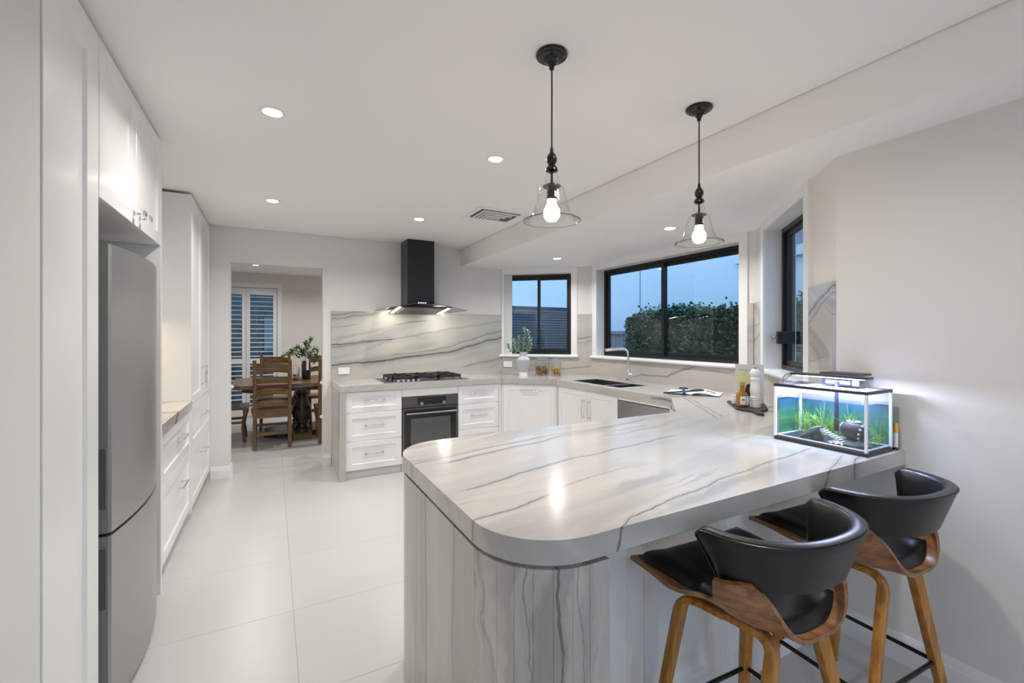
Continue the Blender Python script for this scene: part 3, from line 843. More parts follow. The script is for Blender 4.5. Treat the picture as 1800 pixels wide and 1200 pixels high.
# canopy: thin smoked glass, arched across, flat in depth
cw, cd0 = .455, .53
pr = [(-1, .045), (-.8, .063), (-.6, .081), (-.36, .101), (-.30, .105), (.30, .105), (.36, .101), (.6, .081), (.8, .063), (1, .045)]
g = G()
def crow(y, k, dz): return [(u * cw * k, y, z + dz) for u, z in pr]
rows_t = [crow(-.002, 1, .0), crow(-.30, 1, .0), crow(-cd0 + .03, 1, .0), crow(-cd0, .985, -.001)]
rows_b = [[(x, y, z - .006) for x, y, z in r] for r in rows_t]
rows = rows_t + rows_b[::-1]
g.grid(rows, closed_u=True)
for j in (0, -1):
    g.bm.faces.new([g.bm.verts.new(r[j]) for r in rows])
bmesh.ops.remove_doubles(g.bm, verts=g.bm.verts[:], dist=1e-5)
part(hd, 'glass_canopy', g, 'smoked')
# filter housing hangs below the glass; its underside slopes up towards the front
def hz(y): return .018 + (-y - .04) * .12
def wedge(x0, x1, y0, y1, d0, d1):
    v = []
    for x in (x0, x1):
        for y in (y0, y1):
            for d in (d0, d1): v.append((x, y, hz(y) + d))
    return G().add(v, [(0, 1, 3, 2), (4, 6, 7, 5), (0, 4, 5, 1), (2, 3, 7, 6), (0, 2, 6, 4), (1, 5, 7, 3)])
part(hd, 'motor_box', wedge(-.30, .30, -.47, -.03, .0, .008), 'hood_black')
fl = part(hd, 'filter_frame', wedge(-.245, .245, -.455, -.06, -.003, -.0005), 'hood_black')
g = G()
for k in range(30):
    x = -.235 + .47 * (k + .5) / 30
    w_ = wedge(x - .0028, x + .0028, -.445, -.07, -.010, -.003)
    g.merge(w_.bm)
part(fl, 'filter_baffles', g, 'steel', kind='stuff')
for x in (-.272, .272):
    ls = part(hd, 'light_strip', wedge(x - .012, x + .012, -.44, -.07, -.004, -.0005), 'led')
    area(hd, 'hood_lamp', (x, -.25, hz(-.25) - .008), .022, 2.2, (1., .93, .80), size_y=.34, rot=(R(6.8), 0, 0))
cpn = part(hd, 'control_panel', G().box(-.152, .152, -.292, -.285, .108, .150, .001), 'black_gloss')
M['button_glow'] = emit('button_glow', (.62, .58, 1.), 2.5)
for k in range(4):
    part(cpn, 'button', G().box(-.036 + .026 * k, -.022 + .026 * k, -.2932, -.2922, .124, .133), 'button_glow')

# ------------------------------------------------------------------ tall cabinets along the other wall (front at x = XL, local x runs along +Y)
def lc(name, label, y, **k): return thing(name, label, 'cabinet', (XL, y, 0), PI / 2)
ZTOP = H - .022
t = lc('tall_cupboard', 'tall white shaker cupboard door beside the wall end', 1.60)
part(t, 'carcass', G().box(.002, .422, .021, .60, 0, ZTOP), 'carcass')
part(t, 'door', G().shaker(.002, .422, .06, ZTOP, 0, .02, .105, .010), 'cab')
part(t, 'kickboard', G().box(.002, .422, .003, .02, 0, .059), 'cab')
t = lc('fridge_surround', 'white cupboards above the fridge with two crystal knobs', 2.03)
part(t, 'carcass', G().box(.002, .958, .021, .61, 1.872, ZTOP), 'cab')
part(t, 'back_panel', G().box(.002, .958, .585, .60, 0, 1.87), 'cab')
part(t, 'side_panel', G().box(.962, .99, .0, .60, 0, ZTOP, .001), 'cab')
for a, b, hx in ((0, .475, .425), (.475, .960, .525)):
    d = part(t, 'door', G().shaker(a + .0015, b - .0015, 1.871, ZTOP, 0, .02, .062), 'cab')
    k = part(d, 'knob', G().lathe([(.011, 0), (.011, .003), (.005, .006), (.005, .022), (.009, .026), (.018, .036), (.014, .044), (.006, .047), (0, .047)], 8, mx=Matrix.Translation((hx, 0, 1.918)) @ Matrix.Rotation(PI / 2, 4, 'X')), 'chrome', label='faceted chrome knob', smooth=15)
# niche bench
t = lc('niche_cabinet', 'white two-drawer cabinet under the stone niche bench', 3.021)
part(t, 'carcass', G().box(.002, .998, .023, .60, .12, WB0 - .003), 'carcass')
part(t, 'kickboard', G().box(.002, .998, .045, .06, 0, .12), 'kick')
for z0, z1, hz in ((.12, .555, .40), (.555, WB0 - .004, .715)):
    d = part(t, 'drawer_front', G().shaker(.003, .955, z0 + .0015, z1 - .0015, .003, .02, .06), 'cab')
    part(d, 'handle', G().pull(.60, hz, .20, 'x', .012), 'chrome', label='ornate chrome bar handle')
part(t, 'end_stile', G().box(.957, .998, -.002, .02, .08, WB0 - .003), 'cab')
solo('niche_bench_top', G().box(-1.148, XL + .004, 3.022, 4.017, WB0 - .002, WT, .001), STONE_NICHE, 'stone bench top in the niche beside the fridge', 'worktop', loc=(-.85, 3.5, WB0))
nc = lc('niche_cupboard', 'shallow white wall cupboard hidden in the niche over the bench', 3.024)
part(nc, 'carcass', G().box(.0, .976, .275, .60, 1.52, ZTOP), 'cab')
M['warm_strip'] = emit('warm_strip', (1., .82, .55), 1.5)
part(nc, 'light_strip', G().box(.05, .93, .30, .315, 1.514, 1.5195), 'warm_strip')
area(nc, 'niche_lamp', (.49, .31, 1.510), .85, 1.1, (1., .82, .55), size_y=.02)
M['niche'] = mat('niche_cream', (.78, .745, .655), .5, var=.01)
t = lc('pantry', 'tall white pantry with two doors over two drawers', 4.021)
part(t, 'carcass', G().box(.0, 1.096, .021, .60, .10, ZTOP), ['cab'])
part(t, 'kickboard', G().box(.002, 1.096, .045, .06, 0, .10), 'kick')
part(t, 'side_panel', G().box(-.016, -.0005, .0, .615, WT + .001, ZTOP), 'cab', label='cream-lit side panel facing the niche')
for z0, z1, hz in ((.10, .54, .40), (.54, .868, .72)):
    d = part(t, 'drawer_front', G().shaker(.002, 1.094, z0 + .0015, z1 - .0015, 0, .02, .06), 'cab')
    part(d, 'handle', G().pull(.62, hz, .20, 'x', .009), 'chrome', label='ornate chrome bar handle')
door(t, .0, .53, .87, ZTOP, .485, .985 + .06, .18)
door(t, .53, 1.096, .87, ZTOP, .575, .985 + .06, .18)

# ------------------------------------------------------------------ fridge
fg = thing('fridge', 'silver two-door fridge freezer with bowed doors and recessed side handles', 'fridge', (-.538, 2.10, 0), PI / 2)
FW = .72
part(fg, 'body', G().box(.006, FW - .006, .045, .52, .02, 1.70), 'fridge_side')
def bow(z0, z1):
    g = G(); n = 14
    pl = []
    for k in range(n + 1):
        u = k / n
        pl.append((u * FW, -.022 - .036 * (1 - (2 * u - 1) ** 2)))
    pl[0] = (.004, -.016); pl.insert(1, (.0, -.020)); pl = pl[1:]
    pl = [(.0, .04)] + [(.0, -.016), (.006, -.024)] + pl[1:-1] + [(FW - .006, -.024), (FW, -.016), (FW, .04)]
    return g.prism(pl, z0, z1)
for z0, z1, hz0, hz1 in ((.678, 1.722, .76, .99), (.035, .666, .40, .63)):
    d = part(fg, 'fridge_door', bow(z0, z1), 'fridge', smooth=25)
    h = part(d, 'recessed_handle', G().prism([(-.014, hz0), (.034, hz0), (.034, hz1), (-.014, hz1)], -.0035, -.0012, [[(-.010, hz0 + .006), (.030, hz0 + .006), (.030, hz1 - .006), (-.010, hz1 - .006)]], axis='z').xf(Matrix(((0, 0, 1, 0), (1, 0, 0, 0), (0, 1, 0, 0), (0, 0, 0, 1)))), 'fridge_side', label='rim of recessed grip')
    part(d, 'grip_pocket', G().box(-.0018, -.0012, -.009, .029, hz0 + .007, hz1 - .007), 'grip_grey', label='dark recessed grip')
for z0, z1 in ((.678, 1.722), (.035, .666)): part(fg, 'door_edge', G().box(-.0012, -.0002, -.0155, .040, z0, z1), 'fridge_side', label='darker grey edge of the door')
part(fg, 'base_grille', G().box(.01, FW - .01, -.005, .045, .0, .034), 'fridge_side')

# ------------------------------------------------------------------ bar stools
def sm(a, b, x):
    k = min(1, max(0, (x - a) / (b - a))); return k * k * (3 - 2 * k)
def shell_sec(y):
    k = sm(-.06, .07, y)
    phi = R(74 - 14 * sm(-.2, -.05, y)) * (1 - k) + R(9) * k
    b = (.036 + .059 * sm(-.19, -.05, y)) * (1 - k) + .12 * k
    q = sm(-.058, -.012, y)
    h = .095 * (1 - q) + .012 * q * (1 - k) + .115 * k * sm(-.02, .10, y)
    return b, .10, phi, h
def shell_sy(s, y):
    b, rad, phi, h = shell_sec(y)
    sa = abs(s)
    if sa <= b: x, z = sa, 0.
    elif sa <= b + rad * phi:
        a = (sa - b) / rad
        x, z = b + rad * math.sin(a), rad * (1 - math.cos(a))
    else:
        l = sa - b - rad * phi
        x = b + rad * math.sin(phi) + l * math.cos(phi)
        z = rad * (1 - math.cos(phi)) + l * math.sin(phi)
    return Vector((math.copysign(x, s), y, .622 + .040 * sm(-.12, .20, y) + z))
def shell_point(v, w):
    aw = abs(w)
    yr = -.192 + .062 * (max(0, aw - .3) / .7) ** 1.6
    y = yr + (.25 - yr) * v
    b, rad, phi, h = shell_sec(y)
    return shell_sy(w * (b + rad * phi + h), y)
def shell_normal(v, w):
    e = .004
    a = shell_point(min(v + e, 1), w) - shell_point(max(v - e, 0), w)
    b = shell_point(v, min(w + e, 1)) - shell_point(v, max(w - e, -1))
    n = b.cross(a); n.normalize()
    return n if n.z > 0 else -n
VS = [0, .03, .08, .14, .2, .25, .29, .325, .35, .37, .39, .41, .43, .45, .48, .52, .57, .63, .7, .78, .86, .93, .97, 1]
WS = [-1 + k / 20 for k in range(41)]
def make_stool():
    t = thing('bar_stool', 'x', 'bar stool')
    th = .013
    g = G()
    top = [[shell_point(v, w) for w in WS] for v in VS]
    bot = [[shell_point(v, w) - shell_normal(v, w) * th for w in WS] for v in VS]
    n, m = len(VS), len(WS)
    A = g.grid(top); B = g.grid(bot)
    for j in range(m - 1):
        g.bm.faces.new((A[0][j], A[0][j + 1], B[0][j + 1], B[0][j])); g.bm.faces.new((A[-1][j], A[-1][j + 1], B[-1][j + 1], B[-1][j]))
    for i in range(n - 1):
        g.bm.faces.new((A[i][0], A[i + 1][0], B[i + 1][0], B[i][0])); g.bm.faces.new((A[i][-1], A[i + 1][-1], B[i + 1][-1], B[i][-1]))
    part(t, 'seat_shell', g, 'walnut', label='bent walnut plywood shell', smooth=50)
    # cushion
    g = G()
    up, lo_ = [], []
    for i in range(27):
        ru, rl = [], []
        for j in range(27):
            cv, cw_ = 2 * i / 26 - 1, 2 * j / 26 - 1
            y0_ = -.170 + .025 * cw_ * cw_
            y = y0_ + (.242 - y0_) * i / 26
            smax = (.165 + .02 * sm(-.15, -.05, y) + .052 * sm(0, .2, y)) * (1 - .05 * abs(cv) ** 6)
            s0 = cw_ * smax
            ev = 1e-3
            p = shell_sy(s0, y)
            nn = (shell_sy(s0 + .012, y) - shell_sy(s0 - .012, y)).cross(shell_sy(s0, y + .03) - shell_sy(s0, y - .03)).normalized()
            if nn.z < 0: nn = -nn
            f = (1 - abs(cv) ** 8) * (1 - abs(cw_) ** 8)
            ru.append(p + nn * (.004 + .030 * max(f, 0) ** .5)); rl.append(p + nn * .001)
        up.append(ru); lo_.append(rl)
    A = g.grid(up); B = g.grid(lo_)
    for j in range(26):
        g.bm.faces.new((A[0][j], A[0][j + 1], B[0][j + 1], B[0][j])); g.bm.faces.new((A[-1][j], A[-1][j + 1], B[-1][j + 1], B[-1][j]))
    for i in range(26):
        g.bm.faces.new((A[i][0], A[i + 1][0], B[i + 1][0], B[i][0])); g.bm.faces.new((A[i][-1], A[i + 1][-1], B[i + 1][-1], B[i][-1]))
    part(t, 'seat_cushion', g, 'leather', smooth=70)
    # backrest band
    g = G(); N = 48
    def plan(a, kx, ky):
        c, s = math.cos(a), math.sin(a)
        p = .84
        return Vector((math.copysign(abs(c) ** p, c) * kx, math.copysign(abs(s) ** p, s) * ky, 0))
    rows = []; pipe_o = []; pipe_i = []
    sect = [(0, 0), (0, .25), (0, .5), (0, .75), (0, .93), (.12, .985), (.35, 1.0), (.65, 1.0), (.88, .985), (1, .93), (1, .75), (1, .5), (1, .25), (1, .03), (.8, 0), (.2, 0)]
    for k in range(N + 1):
        u = k / N
        end = min(u, 1 - u)
        row = []
        for q, hz in sect:
            a0 = R(181) + R(8) * (1 - hz)
            a1 = R(359) - R(8) * (1 - hz)
            a = a0 + (a1 - a0) * u
            fl = .83 + .17 * hz
            o = plan(a, .262 * fl, .252 * fl + .004)
            i = plan(a, (.262 * fl) - .036, (.252 * fl) - .032)
            taper = 1 - (1 - min(1, end / .022)) ** 2 * .45
            qq = .5 + (q - .5) * taper
            p = o.lerp(i, qq)
            tq = min(1, end / .04)
            drop = .024 * (1 - math.sqrt(1 - (1 - tq) ** 2)) * (max(0, hz - .4) / .6)
            zz = .747 + .138 * hz - drop + .006 * math.sin(PI * u)
            p.z = zz
            row.append(p)
        rows.append(row)
        pipe_o.append(row[4] + Vector((0, 0, .002))); pipe_i.append(row[0])
    V = g.grid(rows, closed_v=True)
    g.bm.faces.new(V[0]); g.bm.faces.new(V[-1][::-1])
    b = part(t, 'backrest', g, 'leather', smooth=60)
    part(b, 'piping', G().tube([rows[0][0]] + pipe_o + [rows[-1][0]], .0032, 6), 'leather')
    # legs: bent frames, split at the middle of the under-seat bar
    for sx in (-1, 1):
        ft, ff = Vector((.150 * sx, .125, .600)), Vector((.222 * sx, .205, 0))
        rt, rf = Vector((.088 * sx, -.125, .592)), Vector((.272 * sx, -.158, 0))
        mid = (ft + rt) / 2
        def bend(top, foot, mid):
            d1 = (foot - top).normalized(); d2 = (mid - top).normalized(); r_ = .05
            a, b_ = top + d1 * r_, top + d2 * r_
            pts = [foot, foot.lerp(a, .5), a]
            for k in (.25, .5, .75):
                pts.append((1 - k) ** 2 * a + 2 * k * (1 - k) * top + k * k * b_)
            return pts + [b_, mid]
        for top, foot in ((ft, ff), (rt, rf)):
            nrm = (foot - top).cross(mid - top).normalized()
            pts = bend(top, foot, mid)
            part(t, 'leg', G().sweep(pts, tuple(nrm), [.030, .036, .042, .043, .043, .043, .043, .043], [.024, .028, .030, .026, .024, .024, .022, .020]), 'walnut_leg', smooth=40)
    zf = .23
    cs = [(-.196, .172), (.196, .172), (.203, -.143), (-.203, -.143)]
    for k in range(4):
        p, q = cs[k], cs[(k + 1) % 4]
        part(t, 'footrest_bar', G().tube([(p[0], p[1], zf), (q[0], q[1], zf)], .0075, 8), 'black_metal')
    return t
st = make_stool()
st.location = (1.255, .815, 0); st.rotation_euler = (0, 0, R(-3)); st['label'] = 'black leather and walnut bar stool farther from the bare wall'; st['group'] = 'bar stools at the peninsula'
copy_tree(st, (1.885, .826, 0), R(-3), label='black leather and walnut bar stool next to the bare wall')

# ------------------------------------------------------------------ aquarium
AX0, AX1, AY0, AY1, AZ = 2.072, 2.288, .874, 1.246, WT
aq = thing('aquarium', 'small black-trimmed glass aquarium glowing blue-violet on the peninsula', 'aquarium', ((AX0 + AX1) / 2, (AY0 + AY1) / 2, AZ))
fw = .008
part(aq, 'base_frame', G().box(AX0, AX1, AY0, AY1, AZ + .0005, AZ + .016, .002), 'dark_plastic', world=True)
ZA0, ZA1 = AZ + .016, AZ + .248
part(aq, 'top_frame', G().prism(rect(AX0, AX1, AY0, AY1), ZA1 - .001, ZA1 + .012, [rect(AX0 + .012, AX1 - .012, AY0 + .012, AY1 - .012)]), 'dark_plastic', world=True)
for (x0, x1, y0, y1) in ((AX0 + .002, AX0 + .006, AY0 + .002, AY1 - .002), (AX1 - .006, AX1 - .002, AY0 + .002, AY1 - .002), (AX0 + .006, AX1 - .006, AY0 + .002, AY0 + .006), (AX0 + .006, AX1 - .006, AY1 - .006, AY1 - .002)):
    part(aq, 'glass_pane', G().box(x0, x1, y0, y1, ZA0, ZA1), 'tank_glass', world=True)
M['film'] = mat('painted_glow_film', (.26, .26, .44), .4, var=.02)  # lavender lamplight on the wall behind is put into this colour
M['silicone'] = mat('frosted_corner', (.80, .83, .93), .35, var=.01)
for x in (AX0, AX1 - .010):
    for y in (AY0, AY1 - .010):
        part(aq, 'corner_strip', G().box(x, x + .010, y, y + .010, ZA0, ZA1, .001), 'silicone', world=True)
M['gravel'] = mat('blue_black_base', (.03, .03, .05), .4, var=.4, scale=150)
part(aq, 'floor_plate', G().box(AX0 + .007, AX1 - .007, AY0 + .007, AY1 - .007, ZA0 - .0005, ZA0 + .004), 'gravel', world=True)
part(aq, 'bottom_seam', G().prism(rect(AX0 + .0065, AX1 - .0065, AY0 + .0065, AY1 - .0065), ZA0 + .004, ZA0 + .008, [rect(AX0 + .014, AX1 - .014, AY0 + .014, AY1 - .014)]), 'silicone', world=True)
# printed underwater backdrop behind the far glass
mb = bpy.data.materials.new('backdrop_print'); tb = NT(mb)
P = tb.n('ShaderNodeNewGeometry').outputs['Position']
zz = tb.dot(P, (0, 0, 1)); yy = tb.dot(P, (0, 1, 0))
blade = tb.noise(tb.comb(tb.math('MULTIPLY', yy, 55.), tb.math('MULTIPLY', zz, 14.), 1.), 1., 3, .6)
grn = tb.mix(tb.step(blade, .42, .66), c4((.02, .20, .11)), c4((.12, .46, .10)))
tb.bsdf(tb.mix(tb.step(zz, AZ + .05, AZ + .20), grn, c4((.012, .09, .17))), .5)
part(aq, 'printed_backdrop', G().box(AX1 - .0018, AX1 - .0006, AY0 + .007, AY1 - .007, ZA0, ZA0 + .175), mb, world=True, label='printed green underwater backdrop')
part(aq, 'printed_backdrop', G().box(AX0 + .04, AX1 - .007, AY1 - .0018, AY1 - .0006, ZA0, ZA0 + .175), mb, world=True, label='printed green underwater backdrop')
M['water'] = glass('water_surface', (.86, .94, .98), .16, .5, 3)
part(aq, 'water', G().box(AX0 + .0065, AX1 - .0065, AY0 + .0065, AY1 - .0065, ZA0 + .188, ZA0 + .190), 'water', world=True)
ml_ = bpy.data.materials.new('frosted_lid'); tl_ = NT(ml_)
d_ = tl_.n('ShaderNodeBsdfTranslucent'); d2_ = tl_.n('ShaderNodeBsdfDiffuse'); tr_ = tl_.n('ShaderNodeBsdfTransparent')
tl_.put(d_.inputs[0], tl_.mix(tl_.noise(tl_.n('ShaderNodeTexCoord').outputs['Object'], 20), (.9, .9, .95, 1), (.85, .86, .95, 1)))
d2_.inputs[0].default_value = (.88, .88, .95, 1)
m1_ = tl_.n('ShaderNodeMixShader'); m2_ = tl_.n('ShaderNodeMixShader'); m2_.inputs[0].default_value = .32
tl_.t.links.new(d_.outputs[0], m1_.inputs[1]); tl_.t.links.new(d2_.outputs[0], m1_.inputs[2])
tl_.t.links.new(tr_.outputs[0], m2_.inputs[1]); tl_.t.links.new(m1_.outputs[0], m2_.inputs[2]); tl_.t.links.new(m2_.outputs[0], tl_.out.inputs[0])
M['lid_glass'] = ml_
for (x0, x1, y0, y1) in ((AX1 - .0075, AX1 - .0066, AY0 + .0075, AY1 - .0075), (AX0 + .0075, AX1 - .0075, AY1 - .0075, AY1 - .0066)):  # added strips standing in for the lamplit band above the water
    part(aq, 'added_glow_film', G().box(x0, x1, y0, y1, ZA0 + .175, ZA1 - .002), 'film', world=True, label='added film strip painted with the lamp glow above the waterline')
part(aq, 'glass_lid', G().prism([(AX0 + .0115, AY0 + .0115), (AX1 - .0115, AY0 + .0115), (AX1 - .0115, .960), (2.208, .960), (2.208, 1.122), (AX1 - .0115, 1.122), (AX1 - .0115, AY1 - .08), (AX0 + .0115, AY1 - .08)], ZA1 + .004, ZA1 + .007), 'lid_glass', world=True)

al = thing('aquarium_light', 'slim black light bar on clear brackets over the aquarium', 'aquarium light', (2.17, 1.06, ZA1 + .012))
part(al, 'bar', G().box(2.145, 2.205, .905, 1.215, 1.206, 1.2165, .003), 'dark_plastic', world=True)
M['aq_led'] = emit('aquarium_led', (.72, .76, 1.), 14.)
part(al, 'led_panel', G().box(2.155, 2.195, .925, 1.195, 1.2035, 1.2058), 'aq_led', world=True)
area(al, 'aquarium_lamp', (2.175 - 2.17, 0, 1.2030 - (ZA1 + .012)), .03, 5.6, (.66, .70, 1.), size_y=.26)
M['acrylic'] = glass('clear_acrylic', (.90, .92, 1.), .14, .6, 2)
for y in (.896, 1.212):
    part(al, 'bracket', G().sweep([(2.079, y, ZA1 + .0115), (2.084, y, ZA1 + .022), (2.12, y, 1.199), (2.15, y, 1.206)], (0, 1, 0), .022, .004), 'acrylic', world=True)
part(al, 'cable', G().tube([(2.16, 1.212, 1.213), (2.14, 1.228, 1.208), (2.13, 1.238, 1.19), (2.15, 1.243, ZA1 + .0142), (2.22, 1.249, ZA1 + .0145), (2.25, 1.253, ZA1 - .01), (2.26, 1.256, AZ + .12), (2.27, 1.262, AZ + .02), (2.29, 1.275, AZ + .003)], .0022, 6), 'dark_plastic', world=True)
fi = thing('aquarium_filter', 'clear hang-on aquarium filter with dark intake tube', 'filter', (2.25, 1.05, ZA1))
part(fi, 'box', G().box(2.213, 2.335, 1.0, 1.115, ZA1 + .0117, ZA1 + .0585, .004), 'acrylic', world=True)
M['filter_media'] = mat('violet_lit_media', (.07, .065, .16), .4, var=.3, scale=60)  # violet light of the aquarium lamp is put into this colour
part(fi, 'cartridge', G().box(2.236, 2.325, 1.006, 1.108, ZA1 + .016, ZA1 + .036, .003), 'filter_media', world=True)
part(fi, 'lid', G().box(2.211, 2.34, .968, 1.122, ZA1 + .058, ZA1 + .068, .004), 'dark_plastic', world=True)
part(fi, 'motor', G().box(2.23, 2.282, .970, 1.0005, ZA1 + .0117, ZA1 + .0585, .004), 'dark_plastic', world=True)
M['tube_dark'] = mat('dark_tube', (.022, .022, .05), .3)
part(fi, 'intake_tube', G().tube([(2.225, 1.055, ZA1 + .03), (2.225, 1.055, AZ + .10)], .008, 10), 'tube_dark', world=True)
part(fi, 'intake_cage', G().lathe([(.010, .105), (.011, .10), (.009, .058), (0, .056)], 10, (2.225, 1.055, AZ)), 'dark_plastic', world=True)

# things inside the tank
ZG = ZA0 + .0035
M['plank'] = mat('bleached_wood', (.62, .60, .58), .6, var=.2, scale=80)
M['pebble'] = mat('white_pebble', (.72, .72, .70), .5, var=.25, scale=90)
M['pot'] = mat('grey_pottery', (.032, .031, .036), .5, var=.4, scale=60)
M['rock'] = mat('green_slate', (.11, .16, .15), .6, var=.5, scale=60)
M['weed'] = mat('aquatic_grass', (.30, .46, .04), .5, var=.4, scale=60)
br = thing('bridge_ornament', 'bleached plank bridge ornament on a pebble foot in the aquarium', 'ornament', (2.12, 1.03, ZG))
for k in range(8):
    part(br, 'plank', G().box(2.108, 2.142, 1.058 - .012 * k, 1.067 - .012 * k, ZG + .052 - .0052 * k, ZG + .056 - .0052 * k, .001), 'plank', world=True)
g = G()
for k in range(30):
    a = random.random() * 2 * PI; r_ = random.random() ** .5
    g.lathe([(0, -.004), (.0045, -.002), (.0055, .001), (.003, .004), (0, .0048)], 7, (2.115 + .022 * r_ * math.cos(a), 1.0 + .035 * r_ * math.sin(a), ZG + .006 + .011 * (1 - r_)))
for xx in (2.112, 2.138):
    part(br, 'beam', G().sweep([(xx, 1.066, ZG + .0500), (xx, 1.02, ZG + .0302), (xx, .972, ZG + .0092)], (1, 0, 0), .0035, .005), 'plank', world=True)
part(br, 'pebble_foot', g, 'pebble', world=True, kind='stuff')
g = G(); rows = []
for i in range(9):
    u = i / 8
    rows.append([(2.125 + .03 * math.cos(a) * (.6 + .4 * math.sin(PI * u)), 1.15 - .085 * u + .004 * math.sin(5 * a), ZG + .0065 + .054 * u + .012 * math.sin(a) * (.4 + math.sin(PI * u)) + .003 * math.sin(7 * a + 3 * u)) for a in [2 * PI * k / 12 for k in range(12)]])
V = g.grid(rows, closed_v=True); g.bm.faces.new(V[0]); g.bm.faces.new(V[-1])
solo('leaning_rock', g, 'rock', 'tilted green-grey rock at the bridge end in the aquarium', 'rock', loc=(2.125, 1.12, ZG), smooth=60)
solo('rock_foot', G().lathe([(.0, 0), (.024, 0), (.026, .012), (.018, .03), (.012, .042), (0, .044)], 10, (2.13, 1.088, ZG)), 'pot', 'small dark stone holding up the tilted rock in the aquarium', 'rock', loc=(2.13, 1.088, ZG), smooth=20)
pt = thing('pot_ornament', 'round dark pottery urn ornament lying in the aquarium', 'ornament', (2.165, .965, ZG))
part(pt, 'body', G().lathe([(0, -.046), (.026, -.046), (.036, -.036), (.041, -.015), (.041, .008), (.036, .028), (.024, .040), (.02, .043), (0, .04)], 22, mx=Matrix.Translation((2.165, .962, ZG + .0625)) @ Matrix.Rotation(R(-80), 4, 'X')), 'pot', world=True, smooth=60)
part(pt, 'opening', G().lathe([(.014, 0), (.020, 0), (.021, .006), (.016, .008), (.014, .006)], 16, mx=Matrix.Translation((2.165, 1.000, ZG + .0692)) @ Matrix.Rotation(R(-80), 4, 'X')), 'pebble', world=True)
urn = Matrix.Translation((2.165, .962, ZG + .0625)) @ Matrix.Rotation(R(-80), 4, 'X')
STUD = [(0, -.002), (.005, 0), (.004, .0035), (0, .005)]
for k in range(12):
    a = 2 * PI * k / 12
    # ring round the urn's foot, and a ring round the hatch on its upper side
    out = Matrix.Rotation(a, 4, 'Z') @ Matrix.Rotation(PI / 2, 4, 'Y')
    part(pt, 'stud', G().lathe(STUD, 6, mx=urn @ Matrix.Rotation(a, 4, 'Z') @ Matrix.Translation((.0362, 0, -.0345)) @ Matrix.Rotation(PI / 2, 4, 'Y')), 'pebble', world=True)
    x_, y_ = .018 * math.cos(a), .022 * math.sin(a)
    part(pt, 'stud', G().lathe(STUD, 6, (2.165 + x_, .960 + y_, ZG + .0625 + math.sqrt(max(.0, .0405 ** 2 - x_ * x_)) - .13 * y_ * y_ / .022)), 'pebble', world=True)
def flat_rock(name, cx, cy, rx, ry, h, m, label):
    rows = []
    for z, k in ((0, .9), (h * .4, 1.), (h, .8), (h * 1.05, .3)):
        rows.append([(cx + rx * k * math.cos(a) * (1 + .12 * math.sin(3 * a + 1)), cy + ry * k * math.sin(a) * (1 + .1 * math.cos(4 * a)), ZG + z + .002 * math.sin(5 * a)) for a in [2 * PI * i / 16 for i in range(16)]])
    g = G(); V = g.grid(rows, closed_v=True); g.bm.faces.new(V[0]); g.bm.faces.new(V[-1])
    return solo(name, g, m, label, 'rock', loc=(cx, cy, ZG), smooth=20)
flat_rock('slate_rock', 2.158, .954, .055, .055, .022, 'rock', 'flat grey-green slate under the urn in the aquarium')
for k, (y0, n, hh) in enumerate(((1.215, 13, .14), (1.17, 16, .13), (1.12, 16, .15), (1.075, 12, .10), (1.02, 18, .15), (.985, 14, .14), (.925, 10, .08))):
    g = G()
    for q in range(n):
        bx, by = 2.235 + random.uniform(-.02, .035), y0 + random.uniform(-.02, .02)
        dx, dy = random.uniform(-.035, .015), random.uniform(-.07, .07)
        hq = hh * random.uniform(.6, 1.2)
        pts = [(bx + dx * s * s, by + dy * s ** 1.6, ZG + hq * s - .35 * hq * s ** 3 * abs(dy) / .045) for s in (0, .3, .6, .85, 1)]
        def clear(p):
            x, y, z = p
            x = max(x, 2.217 if y < 1.035 else 2.175)
            if (x - 2.225) ** 2 + (y - 1.055) ** 2 < .015 ** 2:
                y = 1.055 + math.copysign(.015, y - 1.055)
            return min(x, 2.270), min(max(y, .893), 1.227), z
        pts = [clear(p) for p in pts]
        g.tube(pts, [.0009, .0012, .0012, .0009, .0003], 4)
    solo('aquatic_grass', g, 'weed', 'tuft of thin yellow-green grass at the back of the aquarium', 'aquatic plant', loc=(2.235, y0, ZG), group='grass tufts in the aquarium')
fd = thing('fish_food_tube', 'slim tube with a yellow cap behind the aquarium corner', 'tube', (2.325, .880, WT))
M['yellow'] = mat('yellow_plastic', (.85, .50, .02), .4)
part(fd, 'tube', G().lathe([(0, 0), (.009, 0), (.0095, .012), (.0095, .07), (.006, .078), (0, .078)], 14), 'white')
part(fd, 'cap', G().lathe([(.0105, .074), (.0105, .105), (.008, .113), (0, .114)], 14), 'yellow')
part(fd, 'tip', G().lathe([(0, 0), (.0098, 0), (.0098, .012), (0, .012)], 14), 'dark_plastic')

